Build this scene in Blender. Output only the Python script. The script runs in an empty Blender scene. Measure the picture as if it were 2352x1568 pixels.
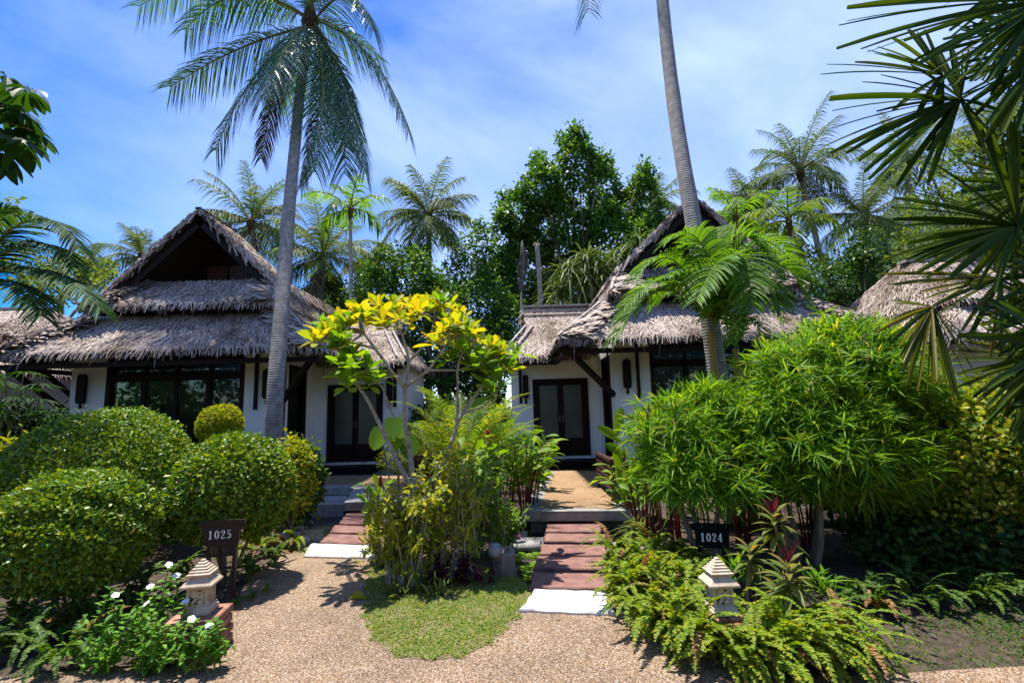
import bpy, math, random
import numpy as np
from mathutils import Vector, Matrix
R = math.radians
SC = bpy.context.scene
COL = SC.collection
# ------------------------------------------------------------------ camera
LENS, PITCH, ROLL, EYE = 17.0, 8.0, 1.6, 1.6
FPX = LENS/36*2352
cam = bpy.data.cameras.new('camera'); cam.lens = LENS; cam.sensor_width = 36
cam.clip_start = .05; cam.clip_end = 3000
camo = bpy.data.objects.new('camera', cam); COL.objects.link(camo)
_f = Vector((0, math.cos(R(PITCH)), math.sin(R(PITCH)))); _u0 = Vector((0, -math.sin(R(PITCH)), math.cos(R(PITCH)))); _r0 = Vector((1, 0, 0))
_r = _r0*math.cos(R(ROLL)) - _u0*math.sin(R(ROLL)); _u = _u0*math.cos(R(ROLL)) + _r0*math.sin(R(ROLL))
camo.matrix_world = Matrix(((_r.x, _u.x, -_f.x, 0), (_r.y, _u.y, -_f.y, 0), (_r.z, _u.z, -_f.z, EYE), (0, 0, 0, 1)))
SC.camera = camo
# ------------------------------------------------------------------ sky, sun, exposure
SUN_EL, SUN_AZ = 75.0, math.degrees(math.atan2(-.72, .69))     # azimuth measured from +Y towards +X
wd = bpy.data.worlds.new('World'); SC.world = wd; wd.use_nodes = True
nt = wd.node_tree; nt.nodes.clear()
def N(t, ty, **k):
    n = t.nodes.new(ty)
    for a, b in k.items(): setattr(n, a, b)
    return n
sky = N(nt, 'ShaderNodeTexSky', sky_type='NISHITA', sun_disc=False, sun_elevation=R(SUN_EL), sun_rotation=R(SUN_AZ), altitude=0, air_density=1.0, dust_density=.35, ozone_density=3.2)
tc = N(nt, 'ShaderNodeTexCoord'); mp = N(nt, 'ShaderNodeMapping'); mp.inputs['Scale'].default_value = (.8, 1.0, 1.7); mp.inputs['Rotation'].default_value = (0, R(24), R(20))
no1 = N(nt, 'ShaderNodeTexNoise'); no1.inputs['Scale'].default_value = 1.5; no1.inputs['Detail'].default_value = 8; no1.inputs['Roughness'].default_value = .52; no1.inputs['Distortion'].default_value = .3
cr = N(nt, 'ShaderNodeValToRGB'); cr.color_ramp.elements[0].position = .36; cr.color_ramp.elements[0].color = (0, 0, 0, 1); cr.color_ramp.elements[1].position = .78; cr.color_ramp.elements[1].color = (.8, .8, .8, 1)
hs = N(nt, 'ShaderNodeHueSaturation'); hs.inputs['Saturation'].default_value = 1.75; hs.inputs['Hue'].default_value = .518; hs.inputs['Value'].default_value = 1.0
mx = N(nt, 'ShaderNodeMix', data_type='RGBA'); mx.inputs['B'].default_value = (4.8, 5.9, 8.6, 1)
bg = N(nt, 'ShaderNodeBackground'); bg.inputs['Strength'].default_value = .11
wo = N(nt, 'ShaderNodeOutputWorld')
L = nt.links.new
L(tc.outputs['Generated'], mp.inputs[0]); L(mp.outputs[0], no1.inputs['Vector']); L(no1.outputs['Fac'], cr.inputs[0])
L(sky.outputs[0], hs.inputs['Color']); L(hs.outputs[0], mx.inputs['A']); L(cr.outputs[0], mx.inputs['Factor'])
L(mx.outputs['Result'], bg.inputs[0]); L(bg.outputs[0], wo.inputs[0])
sl = bpy.data.lights.new('sun', 'SUN'); sl.energy = 4.8; sl.angle = R(.55); sl.color = (1, .955, .88)
so = bpy.data.objects.new('sun', sl); COL.objects.link(so)
TOSUN = Vector((math.sin(R(SUN_AZ))*math.cos(R(SUN_EL)), math.cos(R(SUN_AZ))*math.cos(R(SUN_EL)), math.sin(R(SUN_EL))))
so.rotation_euler = TOSUN.to_track_quat('Z', 'Y').to_euler(); so.location = (0, 0, 30)
SC.view_settings.view_transform = 'Standard'; SC.view_settings.look = 'None'; SC.view_settings.gamma = 1; SC.view_settings.exposure = 1.0
cy = SC.cycles; cy.max_bounces = 7; cy.diffuse_bounces = 3; cy.glossy_bounces = 3; cy.transmission_bounces = 5; cy.transparent_max_bounces = 8
cy.caustics_reflective = False; cy.caustics_refractive = False; cy.sample_clamp_indirect = 6
# ------------------------------------------------------------------ pixel -> place (2352 x 1568 reading of the photo)
CAM = Vector((0, 0, EYE))
def ray(u, v): return _f + _r*((u-1176)/FPX) + _u*((784-v)/FPX)
def at(u, v, Y):
    d = ray(u, v); return CAM + d*(Y/d.y)
def gp(u, v, z=0.0):
    d = ray(u, v); return CAM + d*((z-EYE)/d.z)
def cp(x0, y0, s): return lambda cx, cy_: ((x0+cx/s)*.98, (y0+cy_/s)*.98)
def a3(p): return np.array([p[0], p[1], p[2]], float)
rng = np.random.default_rng(7)
def norm(v): return v/np.maximum(np.linalg.norm(v, axis=-1, keepdims=True), 1e-9)
# ------------------------------------------------------------------ mesh builder
class MB:
    def __init__(s): s.v = []; s.n = 0; s.f = []
    def add(s, V, F, m=0):
        V = np.asarray(V, float).reshape(-1, 3); F = np.asarray(F, int)
        s.v.append(V); s.f.append((F+s.n, m)); s.n += len(V)
    def box(s, c, d, m=0, rz=0.0, M=None):
        h = np.array(d)/2.0
        V = np.array([[x, y, z] for z in (-1, 1) for y in (-1, 1) for x in (-1, 1)])*h
        if rz: V = V @ np.array([[math.cos(rz), math.sin(rz), 0], [-math.sin(rz), math.cos(rz), 0], [0, 0, 1]])
        if M is not None: V = V @ np.array(M).T
        s.add(V+np.array(c), [[0, 2, 3, 1], [4, 5, 7, 6], [0, 1, 5, 4], [1, 3, 7, 5], [3, 2, 6, 7], [2, 0, 4, 6]], m)
    def b2(s, x0, x1, y0, y1, z0, z1, m=0): s.box(((x0+x1)/2, (y0+y1)/2, (z0+z1)/2), (x1-x0, y1-y0, z1-z0), m)
    def tube(s, pts, rad, k=8, m=0, cap=True):
        P = np.array([a3(p) for p in pts]); n = len(P)
        rad = np.broadcast_to(np.asarray(rad, float), (n,))
        T = norm(np.gradient(P, axis=0)); ref = np.array([.3, .1, 1.0]) if abs(T[0][2]) < .9 else np.array([1, .2, 0.0])
        A = norm(np.cross(T, ref)); B = np.cross(T, A)
        an = np.arange(k)*2*np.pi/k
        V = P[:, None]+rad[:, None, None]*(np.cos(an)[None, :, None]*A[:, None]+np.sin(an)[None, :, None]*B[:, None])
        i = np.arange(n-1)[:, None]*k; j = np.arange(k)[None]; j2 = (j+1) % k
        F = np.stack([i+j, i+j2, i+k+j2, i+k+j], -1).reshape(-1, 4)
        s.add(V, F, m)
        if cap:
            s.f.append((np.arange(k)[None, ::-1]+s.n-n*k, m)); s.f.append((np.arange(k)[None]+s.n-k, m))
    def bar(s, a, b, w, h, m=0):
        a, b = a3(a), a3(b); d = b-a; l = np.linalg.norm(d); d = d/l
        x = np.cross(d, [0, 0, 1.0]); x = x/np.linalg.norm(x) if np.linalg.norm(x) > 1e-6 else np.array([1.0, 0, 0]); z = np.cross(x, d)
        s.box((a+b)/2, (w, l, h), m, M=np.stack([x, d, z], 1))
    def poly(s, pts, z0, z1, m=0):
        P = np.array([[p[0], p[1]] for p in pts]); n = len(P)
        if np.sum(P[:, 0]*np.roll(P[:, 1], -1)-np.roll(P[:, 0], -1)*P[:, 1]) < 0: P = P[::-1]
        V = np.concatenate([np.c_[P, np.full(n, z0)], np.c_[P, np.full(n, z1)]])
        s.add(V, np.arange(n, 2*n)[None], m); b = s.n-2*n
        i = np.arange(n); j = (i+1) % n
        s.f.append((np.stack([i, j, j+n, i+n], 1)+b, m)); s.f.append((np.arange(n)[None, ::-1]+b, m))
    def sqlathe(s, prof, m=0, c=(0, 0)):
        V = []; F = []
        for h, z in prof: V += [[c[0]-h, c[1]-h, z], [c[0]+h, c[1]-h, z], [c[0]+h, c[1]+h, z], [c[0]-h, c[1]+h, z]]
        n = len(prof)
        for i in range(n-1):
            for j in range(4): F.append([4*i+j, 4*i+(j+1) % 4, 4*i+4+(j+1) % 4, 4*i+4+j])
        F.append([3, 2, 1, 0]); F.append([4*n-4, 4*n-3, 4*n-2, 4*n-1]); s.add(V, F, m)
    def lathe(s, prof, k=14, m=0, c=(0, 0, 0)):
        an = np.arange(k)*2*np.pi/k; V = np.array([[[r*np.cos(t), r*np.sin(t), z] for t in an] for r, z in prof])+np.array(c)
        n = len(prof); i = np.arange(n-1)[:, None]*k; j = np.arange(k)[None]; j2 = (j+1) % k
        s.add(V, np.stack([i+j, i+j2, i+k+j2, i+k+j], -1).reshape(-1, 4), m)
        s.f.append((np.arange(k)[None, ::-1]+s.n-n*k, m)); s.f.append((np.arange(k)[None]+s.n-k, m))
    def rib(s, pts, w, t, M, m=0):
        """flat stroke of lettering: pts (x,z), widths w, thickness t, placed by the 4x4 M, facing -y"""
        P = np.array(pts, float); n = len(P); w = np.broadcast_to(np.asarray(w, float), (n,))
        T = norm(np.gradient(P, axis=0)); Nn = np.c_[-T[:, 1], T[:, 0]]
        A = P+Nn*w[:, None]/2; B = P-Nn*w[:, None]/2
        V = np.concatenate([np.c_[A[:, 0], np.zeros(n), A[:, 1]], np.c_[B[:, 0], np.zeros(n), B[:, 1]], np.c_[A[:, 0], np.full(n, t), A[:, 1]], np.c_[B[:, 0], np.full(n, t), B[:, 1]]])
        i = np.arange(n-1)
        F = np.concatenate([np.stack([i, i+1, i+1+n, i+n], 1), np.stack([i, i+2*n, i+2*n+1, i+1], 1), np.stack([i+n, i+n+1, i+3*n+1, i+3*n], 1)])
        V = (np.array(M)[:3, :3] @ V.T).T+np.array(M)[:3, 3]
        s.add(V, F, m)
    # many leaves at once
    def leaves(s, P, D, U, Ln, Wd, tpl, droop=0.0, m=0):
        """P base points, D directions, U approximate up normals, lengths, widths; tpl = (verts(k,3) in (side, along, normal), faces)"""
        P = np.asarray(P, float).reshape(-1, 3); n = len(P)
        if n == 0: return
        D = norm(np.broadcast_to(np.asarray(D, float), (n, 3))); U = np.broadcast_to(np.asarray(U, float), (n, 3))
        S = norm(np.cross(D, U)); Nn = np.cross(S, D)
        Ln = np.broadcast_to(np.asarray(Ln, float), (n,)); Wd = np.broadcast_to(np.asarray(Wd, float), (n,)); dr = np.broadcast_to(np.asarray(droop, float), (n,))
        TV, TF = tpl; k = len(TV)
        x, y, z = TV[:, 0], TV[:, 1], TV[:, 2]
        V = P[:, None]+(Wd[:, None]*x)[..., None]*S[:, None]+(Ln[:, None]*y)[..., None]*D[:, None]+(Wd[:, None]*z)[..., None]*Nn[:, None]
        V[..., 2] -= (dr*Ln)[:, None]*(y**2)[None]
        V = V.reshape(-1, 3)
        s.v.append(V)
        off = (np.arange(n)*k)[:, None, None]
        by = {}
        for f in TF: by.setdefault(len(f), []).append(f)
        for q, fs in by.items(): s.f.append(((np.array(fs)[None]+off).reshape(-1, q)+s.n, m))
        s.n += n*k
    def build(s, name, mats, parent=None, smooth=False, local=False):
        V = np.concatenate(s.v) if s.v else np.zeros((0, 3))
        if parent is not None and not local:
            o = parent; 
            while o is not None: V = V-np.array(o.location); o = o.parent
        me = bpy.data.meshes.new(name)
        tot = np.concatenate([np.full(len(F), F.shape[1]) for F, m in s.f]); mi = np.concatenate([np.full(len(F), m) for F, m in s.f])
        lv = np.concatenate([F.ravel() for F, m in s.f]); st = np.concatenate([[0], np.cumsum(tot)[:-1]])
        me.vertices.add(len(V)); me.vertices.foreach_set('co', V.astype(np.float32).ravel())
        me.loops.add(len(lv)); me.loops.foreach_set('vertex_index', lv.astype(np.int32))
        me.polygons.add(len(tot)); me.polygons.foreach_set('loop_start', st.astype(np.int32)); me.polygons.foreach_set('loop_total', tot.astype(np.int32))
        me.polygons.foreach_set('material_index', mi.astype(np.int32))
        me.polygons.foreach_set('use_smooth', np.full(len(tot), bool(smooth)))
        me.update(calc_edges=True)
        for mt in (mats if isinstance(mats, (list, tuple)) else [mats]): me.materials.append(mt)
        o = bpy.data.objects.new(name, me); COL.objects.link(o)
        if parent is not None: o.parent = parent
        return o
def tag(o, label=None, cat=None, group=None, kind=None):
    if label: o['label'] = label
    if cat: o['category'] = cat
    if group: o['group'] = group
    if kind: o['kind'] = kind
    return o
def thing(name, label, cat, loc=(0, 0, 0), group=None, rz=0.0):
    o = bpy.data.objects.new(name, None); COL.objects.link(o); o.location = Vector(loc); o.rotation_euler.z = rz; o.empty_display_size = .1
    return tag(o, label, cat, group)
# leaf templates: (side, along, normal)
def tpl_leaf(rows=3, widths=None, fold=.25):
    """pointed leaf with a mid-rib fold"""
    if widths is None: widths = [math.sin(math.pi*(i/rows)**.8) for i in range(rows+1)]
    V = []; F = []; idx = []
    for i, w in enumerate(widths):
        y = i/(len(widths)-1); b = len(V)
        if w < 1e-3: V.append([0, y, 0]); idx.append((b, b, b))
        else: V += [[-w/2, y, fold*w/2], [0, y, 0], [w/2, y, fold*w/2]]; idx.append((b, b+1, b+2))
    for i in range(len(widths)-1):
        a, b = idx[i], idx[i+1]
        for q in (0, 1):
            f = [a[q], a[q+1], b[q+1], b[q]]; g = []
            for t in f:
                if t not in g: g.append(t)
            F.append(g)
    return np.array(V, float), F
T_SMALL = tpl_leaf(2, [0, 1, 0], .3)
T_OVAL = tpl_leaf(3, [0, .85, .95, 0], .25)
T_LANCE = tpl_leaf(4, [.15, .8, 1, .6, 0], .3)
T_BIG = tpl_leaf(7, [.08, .35, .62, .88, 1, .93, .65, 0], .22)
T_OBOV = tpl_leaf(6, [.1, .38, .7, .95, 1, .75, .15], .2)
T_STRAP = tpl_leaf(4, [.8, 1, .9, .7, 0], .35)
T_STRAP2 = tpl_leaf(2, [.8, 1, 0], .35)
T_FLAT = (np.array([[-.5, 0, 0], [.5, 0, 0], [.45, .55, .06], [-.45, .55, .06], [.2, 1, 0], [-.25, 1, 0]]), [[0, 1, 2, 3], [3, 2, 4, 5]])
T_PINNA = (np.array([[-.5, 0, 0], [.5, 0, 0], [.35, .7, .1], [0, 1, 0], [-.35, .7, .1]]), [[0, 1, 2, 3, 4]])
# ------------------------------------------------------------------ materials
MATS = {}
def base_mat(name):
    m = bpy.data.materials.new(name); m.use_nodes = True; t = m.node_tree
    b = t.nodes['Principled BSDF']; MATS[name] = m
    return m, t, b
def ramp(t, cols, pos=None, inter='LINEAR'):
    r = N(t, 'ShaderNodeValToRGB'); r.color_ramp.interpolation = inter; e = r.color_ramp.elements
    for i, c in enumerate(cols):
        p = pos[i] if pos else i/max(1, len(cols)-1)
        if i < 2: e[i].position = p
        else: e.new(p)
        e[i].color = (*c, 1)
    return r
def leaf_mat(name, cols, trans=.45, tcol=None, rough=.5, spec=.22, pos=None):
    """each leaf its own tint, light shining through it"""
    m, t, b = base_mat(name); L = t.links.new
    g = N(t, 'ShaderNodeNewGeometry'); r = ramp(t, cols, pos); L(g.outputs['Random Per Island'], r.inputs[0])
    b.inputs['Roughness'].default_value = rough; b.inputs['Specular IOR Level'].default_value = spec
    L(r.outputs[0], b.inputs['Base Color'])
    tr = N(t, 'ShaderNodeBsdfTranslucent'); mul = N(t, 'ShaderNodeMix', data_type='RGBA', blend_type='MULTIPLY'); mul.inputs['Factor'].default_value = 1
    tc_ = tcol or (1.9, 1.75, .5); mul.inputs['B'].default_value = (*tc_, 1); L(r.outputs[0], mul.inputs['A']); L(mul.outputs['Result'], tr.inputs['Color'])
    ms = N(t, 'ShaderNodeMixShader'); ms.inputs[0].default_value = trans
    L(b.outputs[0], ms.inputs[1]); L(tr.outputs[0], ms.inputs[2]); L(ms.outputs[0], t.nodes['Material Output'].inputs['Surface'])
    return m
def island_mat(name, cols, rough=.85, noise=0, spec=.2, bump=0):
    m, t, b = base_mat(name); L = t.links.new
    g = N(t, 'ShaderNodeNewGeometry'); r = ramp(t, cols); b.inputs['Roughness'].default_value = rough; b.inputs['Specular IOR Level'].default_value = spec
    L(g.outputs['Random Per Island'], r.inputs[0])
    if noise:
        tx = N(t, 'ShaderNodeTexCoord'); n = N(t, 'ShaderNodeTexNoise'); n.inputs['Scale'].default_value = noise; n.inputs['Detail'].default_value = 5; L(tx.outputs['Object'], n.inputs['Vector'])
        q = ramp(t, [(.50, .43, .36), (.95, .9, .86), (1.25, 1.22, 1.2)], [.32, .48, .7]); L(n.outputs['Fac'], q.inputs[0])
        mu = N(t, 'ShaderNodeMix', data_type='RGBA', blend_type='MULTIPLY'); mu.inputs['Factor'].default_value = 1
        L(r.outputs[0], mu.inputs['A']); L(q.outputs[0], mu.inputs['B']); L(mu.outputs['Result'], b.inputs['Base Color'])
    else: L(r.outputs[0], b.inputs['Base Color'])
    return m
def noise_mat(name, cols, scale=6, detail=8, rough=.8, bump=.15, spec=.3, pos=None, stretch=(1, 1, 1), bscale=None, bdist=.02):
    m, t, b = base_mat(name); L = t.links.new
    tx = N(t, 'ShaderNodeTexCoord'); mp = N(t, 'ShaderNodeMapping'); mp.inputs['Scale'].default_value = stretch
    n = N(t, 'ShaderNodeTexNoise'); n.inputs['Scale'].default_value = scale; n.inputs['Detail'].default_value = detail; n.inputs['Roughness'].default_value = .65
    r = ramp(t, cols, pos or [.3+.4*i/max(1, len(cols)-1) for i in range(len(cols))])
    L(tx.outputs['Object'], mp.inputs[0]); L(mp.outputs[0], n.inputs['Vector']); L(n.outputs['Fac'], r.inputs[0]); L(r.outputs[0], b.inputs['Base Color'])
    b.inputs['Roughness'].default_value = rough; b.inputs['Specular IOR Level'].default_value = spec
    if bump:
        n2 = n
        if bscale: n2 = N(t, 'ShaderNodeTexNoise'); n2.inputs['Scale'].default_value = bscale; n2.inputs['Detail'].default_value = 6; L(mp.outputs[0], n2.inputs['Vector'])
        bu = N(t, 'ShaderNodeBump'); bu.inputs['Strength'].default_value = bump; bu.inputs['Distance'].default_value = bdist; L(n2.outputs['Fac'], bu.inputs['Height']); L(bu.outputs[0], b.inputs['Normal'])
    return m
def pebble_mat(name, cols, scale, bump=.5):
    m, t, b = base_mat(name); L = t.links.new
    tx = N(t, 'ShaderNodeTexCoord'); v = N(t, 'ShaderNodeTexVoronoi'); v.inputs['Scale'].default_value = scale; L(tx.outputs['Object'], v.inputs['Vector'])
    sp = N(t, 'ShaderNodeSeparateColor'); L(v.outputs['Color'], sp.inputs[0]); r = ramp(t, cols, None, 'CONSTANT'); L(sp.outputs[0], r.inputs[0])
    d = ramp(t, [(1, 1, 1), (.92, .9, .88), (.45, .40, .35)], [0, .38, .68]); L(v.outputs['Distance'], d.inputs[0])
    n = N(t, 'ShaderNodeTexNoise'); n.inputs['Scale'].default_value = 1.3; n.inputs['Detail'].default_value = 6; L(tx.outputs['Object'], n.inputs['Vector'])
    q = ramp(t, [(.72, .7, .68), (1.12, 1.1, 1.08)], [.35, .65]); L(n.outputs['Fac'], q.inputs[0])
    m1 = N(t, 'ShaderNodeMix', data_type='RGBA', blend_type='MULTIPLY'); m1.inputs['Factor'].default_value = 1; m2 = N(t, 'ShaderNodeMix', data_type='RGBA', blend_type='MULTIPLY'); m2.inputs['Factor'].default_value = 1
    L(r.outputs[0], m1.inputs['A']); L(d.outputs[0], m1.inputs['B']); L(m1.outputs['Result'], m2.inputs['A']); L(q.outputs[0], m2.inputs['B']); L(m2.outputs['Result'], b.inputs['Base Color'])
    inv = N(t, 'ShaderNodeMath', operation='MULTIPLY'); inv.inputs[1].default_value = -1; L(v.outputs['Distance'], inv.inputs[0])
    bu = N(t, 'ShaderNodeBump'); bu.inputs['Strength'].default_value = bump; bu.inputs['Distance'].default_value = .012; L(inv.outputs[0], bu.inputs['Height']); L(bu.outputs[0], b.inputs['Normal'])
    b.inputs['Roughness'].default_value = .6; b.inputs['Specular IOR Level'].default_value = .35
    return m
def plain(name, c, rough=.5, spec=.4, metal=0):
    m, t, b = base_mat(name); b.inputs['Base Color'].default_value = (*c, 1); b.inputs['Roughness'].default_value = rough; b.inputs['Specular IOR Level'].default_value = spec; b.inputs['Metallic'].default_value = metal
    return m
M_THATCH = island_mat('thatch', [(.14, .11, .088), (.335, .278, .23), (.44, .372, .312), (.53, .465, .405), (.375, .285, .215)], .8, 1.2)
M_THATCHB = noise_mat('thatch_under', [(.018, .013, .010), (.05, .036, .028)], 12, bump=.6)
M_POLE = noise_mat('weathered_pole', [(.26, .23, .2), (.45, .41, .37)], 9, rough=.8)
M_WOOD = noise_mat('dark_wood', [(.010, .006, .004), (.022, .012, .008)], 5, stretch=(1, 1, 8), rough=.6, bump=.1, spec=.15)
M_WOODR = noise_mat('red_brown_wood', [(.04, .016, .01), (.075, .03, .018)], 5, stretch=(1, 8, 1), rough=.5, bump=.1)
M_BLACK = noise_mat('black_stone', [(.004, .004, .004), (.011, .010, .010)], 9, rough=.75, bump=.05, spec=.06)
M_WALL = noise_mat('white_plaster', [(.74, .74, .71), (.84, .84, .82)], 1.3, rough=.85, bump=.08, bscale=60, bdist=.004)
def _stain(m):
    t = m.node_tree; b = t.nodes['Principled BSDF']; lk = b.inputs['Base Color'].links[0].from_socket
    g = N(t, 'ShaderNodeNewGeometry'); sx = N(t, 'ShaderNodeSeparateXYZ'); t.links.new(g.outputs['Position'], sx.inputs[0])
    mp = N(t, 'ShaderNodeMapping'); mp.inputs['Scale'].default_value = (3, 3, 1.2); t.links.new(g.outputs['Position'], mp.inputs[0])
    n = N(t, 'ShaderNodeTexNoise'); n.inputs['Scale'].default_value = 1.6; n.inputs['Detail'].default_value = 8; t.links.new(mp.outputs[0], n.inputs['Vector'])
    mr = N(t, 'ShaderNodeMapRange'); mr.inputs['From Min'].default_value = .75; mr.inputs['From Max'].default_value = .25; t.links.new(sx.outputs['Z'], mr.inputs['Value'])
    ad = N(t, 'ShaderNodeMath', operation='MULTIPLY_ADD'); ad.inputs[1].default_value = .22; t.links.new(mr.outputs[0], ad.inputs[0]); t.links.new(n.outputs['Fac'], ad.inputs[2])
    r = ramp(t, [(1, 1, 1), (.80, .78, .73), (.5, .46, .38)], [.66, .82, 1.0]); t.links.new(ad.outputs[0], r.inputs[0])
    mu = N(t, 'ShaderNodeMix', data_type='RGBA', blend_type='MULTIPLY'); mu.inputs['Factor'].default_value = 1; t.links.new(lk, mu.inputs['A']); t.links.new(r.outputs[0], mu.inputs['B']); t.links.new(mu.outputs['Result'], b.inputs['Base Color'])
_stain(M_WALL)
M_CONC = noise_mat('grey_concrete', [(.12, .115, .105), (.25, .24, .225), (.33, .32, .30)], 5, rough=.85, bump=.3, bscale=45, bdist=.006)
M_RED = noise_mat('red_sandstone', [(.12, .055, .043), (.20, .098, .078), (.26, .14, .115)], 7, rough=.75, bump=.3, bscale=30, bdist=.008)
M_SLAB = noise_mat('white_stone', [(.16, .145, .125), (.52, .50, .46), (.70, .69, .66)], 11, rough=.7, bump=.2, pos=[.28, .42, .7], bscale=40, bdist=.005)
M_BRICK = noise_mat('old_brick', [(.10, .045, .03), (.30, .14, .085), (.40, .25, .17)], 14, rough=.9, bump=.5, bscale=50, bdist=.01)
M_LANT = noise_mat('carved_sandstone', [(.36, .26, .17), (.52, .41, .29), (.60, .49, .37)], 14, rough=.85, bump=.3, bscale=70, bdist=.004)
M_TRUNKG = None
M_GRAVEL = pebble_mat('aggregate', [(.22, .14, .08), (.32, .21, .12), (.37, .27, .17), (.17, .115, .075), (.42, .33, .235), (.27, .19, .12), (.35, .23, .13), (.46, .39, .31), (.21, .165, .13)], 95)
M_GRAVELF = pebble_mat('fine_aggregate', [(.32, .20, .10), (.45, .29, .15), (.52, .36, .2), (.38, .25, .13), (.58, .44, .28)], 85)
M_SOIL = noise_mat('soil', [(.022, .015, .01), (.06, .042, .028), (.10, .075, .05)], 9, rough=.95, bump=.6, bscale=40, bdist=.03)
M_LAWNS = noise_mat('lawn_soil', [(.09, .075, .035), (.17, .14, .07), (.12, .12, .04)], 7, rough=.95, bump=.5, bscale=60, bdist=.02)
def trunk_mat(name, c0, c1, ring=24, ringc=.55):
    m, t, b = base_mat(name); L = t.links.new
    tx = N(t, 'ShaderNodeTexCoord'); mp = N(t, 'ShaderNodeMapping'); L(tx.outputs['Object'], mp.inputs[0])
    w = N(t, 'ShaderNodeTexWave', bands_direction='Z'); w.inputs['Scale'].default_value = ring/6.28*2; w.inputs['Distortion'].default_value = 2.2; w.inputs['Detail'].default_value = 3; w.inputs['Detail Scale'].default_value = 1.2; L(mp.outputs[0], w.inputs['Vector'])
    n = N(t, 'ShaderNodeTexNoise'); n.inputs['Scale'].default_value = 9; n.inputs['Detail'].default_value = 7; L(mp.outputs[0], n.inputs['Vector'])
    r = ramp(t, [c0, c1], [.3, .7]); L(n.outputs['Fac'], r.inputs[0])
    q = ramp(t, [(ringc,)*3, (1, 1, 1)], [.02, .3]); L(w.outputs['Fac'], q.inputs[0])
    mu = N(t, 'ShaderNodeMix', data_type='RGBA', blend_type='MULTIPLY'); mu.inputs['Factor'].default_value = 1; L(r.outputs[0], mu.inputs['A']); L(q.outputs[0], mu.inputs['B']); L(mu.outputs['Result'], b.inputs['Base Color'])
    bu = N(t, 'ShaderNodeBump'); bu.inputs['Strength'].default_value = .35; bu.inputs['Distance'].default_value = .012; L(w.outputs['Fac'], bu.inputs['Height']); L(bu.outputs[0], b.inputs['Normal'])
    b.inputs['Roughness'].default_value = .85; b.inputs['Specular IOR Level'].default_value = .2
    return m
M_COCO = trunk_mat('coconut_bark', (.20, .175, .145), (.38, .345, .30), 22)
M_BARK = noise_mat('bark', [(.09, .065, .045), (.22, .17, .12), (.32, .27, .21)], 11, stretch=(1, 1, .35), rough=.9, bump=.6)
M_PALEBARK = noise_mat('pale_bark', [(.20, .17, .13), (.36, .33, .27), (.48, .45, .38)], 13, rough=.85, bump=.4)
M_GLASS, _t, _b = base_mat('window_glass')
_gl = N(_t, 'ShaderNodeBsdfGlossy'); _gl.inputs['Roughness'].default_value = .02; _gl.inputs['Color'].default_value = (.9, .95, .92, 1)
_tr = N(_t, 'ShaderNodeBsdfTransparent'); _tr.inputs['Color'].default_value = (.55, .66, .6, 1); _fr = N(_t, 'ShaderNodeFresnel'); _fr.inputs['IOR'].default_value = 1.5
_ms = N(_t, 'ShaderNodeMixShader'); _t.links.new(_fr.outputs[0], _ms.inputs[0]); _t.links.new(_tr.outputs[0], _ms.inputs[1]); _t.links.new(_gl.outputs[0], _ms.inputs[2]); _t.links.new(_ms.outputs[0], _t.nodes['Material Output'].inputs['Surface'])
M_FROST = noise_mat('frosted_glass', [(.05, .055, .05), (.085, .09, .08)], 1.2, rough=.22, bump=0, spec=.6)
M_CURT = plain('curtain', (.42, .52, .48), .9, .1)
M_WATER, _t, _b = base_mat('pond_water')
_b.inputs['Base Color'].default_value = (.012, .014, .01, 1); _b.inputs['Roughness'].default_value = .04; _b.inputs['Specular IOR Level'].default_value = .6
_n = N(_t, 'ShaderNodeTexNoise'); _n.inputs['Scale'].default_value = 5; _bu = N(_t, 'ShaderNodeBump'); _bu.inputs['Strength'].default_value = .05; _bu.inputs['Distance'].default_value = .03; _t.links.new(_n.outputs['Fac'], _bu.inputs['Height']); _t.links.new(_bu.outputs[0], _b.inputs['Normal'])
M_LETTER = plain('letter_white', (.72, .72, .68), .5)
M_SIGN = noise_mat('sign_wood', [(.020, .010, .008), (.04, .018, .014)], 6, stretch=(6, 1, 1), rough=.5, bump=.1)
M_STEEL = plain('brushed_steel', (.12, .115, .11), .45, .5, 1)
# ================================================================== ground, pond, paths
c6 = cp(600, 900, 2.24); c7 = cp(1100, 900, 2.24); c9 = cp(700, 950, 3.92); c5 = cp(0, 900, 2.24); c8 = cp(1600, 900, 2.24)
def gpoly(pts, z=0.0): return [tuple(gp(u, v, z))[:2] for u, v in pts]
POND = gpoly([(560, 1160), (640, 1128), (790, 1120), (900, 1150), (1000, 1165), (1160, 1180), (1300, 1178), (1470, 1172), (1560, 1210), (1480, 1290), (1412, 1338), (1235, 1347), (1190, 1325), (1165, 1300), (1130, 1235), (1010, 1205), (880, 1205), (862, 1247), (712, 1243), (700, 1230), (690, 1208), (620, 1195)], -.02)
def inside(P, poly):
    P = np.asarray(P); r = np.zeros(len(P), bool); n = len(poly)
    for i in range(n):
        (x1, y1), (x2, y2) = poly[i], poly[(i+1) % n]
        c = ((y1 > P[:, 1]) != (y2 > P[:, 1])) & (P[:, 0] < (x2-x1)*(P[:, 1]-y1)/(y2-y1+1e-12)+x1); r ^= c
    return r
def edgedist(P, poly):
    d = np.full(len(P), 1e9); n = len(poly)
    for i in range(n):
        a = np.array(poly[i]); b = np.array(poly[(i+1) % n]); ab = b-a
        t = np.clip(((P-a) @ ab)/(ab @ ab), 0, 1); d = np.minimum(d, np.linalg.norm(P-a-t[:, None]*ab, axis=1))
    return d
gx = np.concatenate([-16-np.geomspace(.4, 900, 26)[::-1], np.arange(-16, -4, .25), np.arange(-4, 3, .07), np.arange(3, 16, .25), 16+np.geomspace(.4, 900, 26)])
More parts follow.
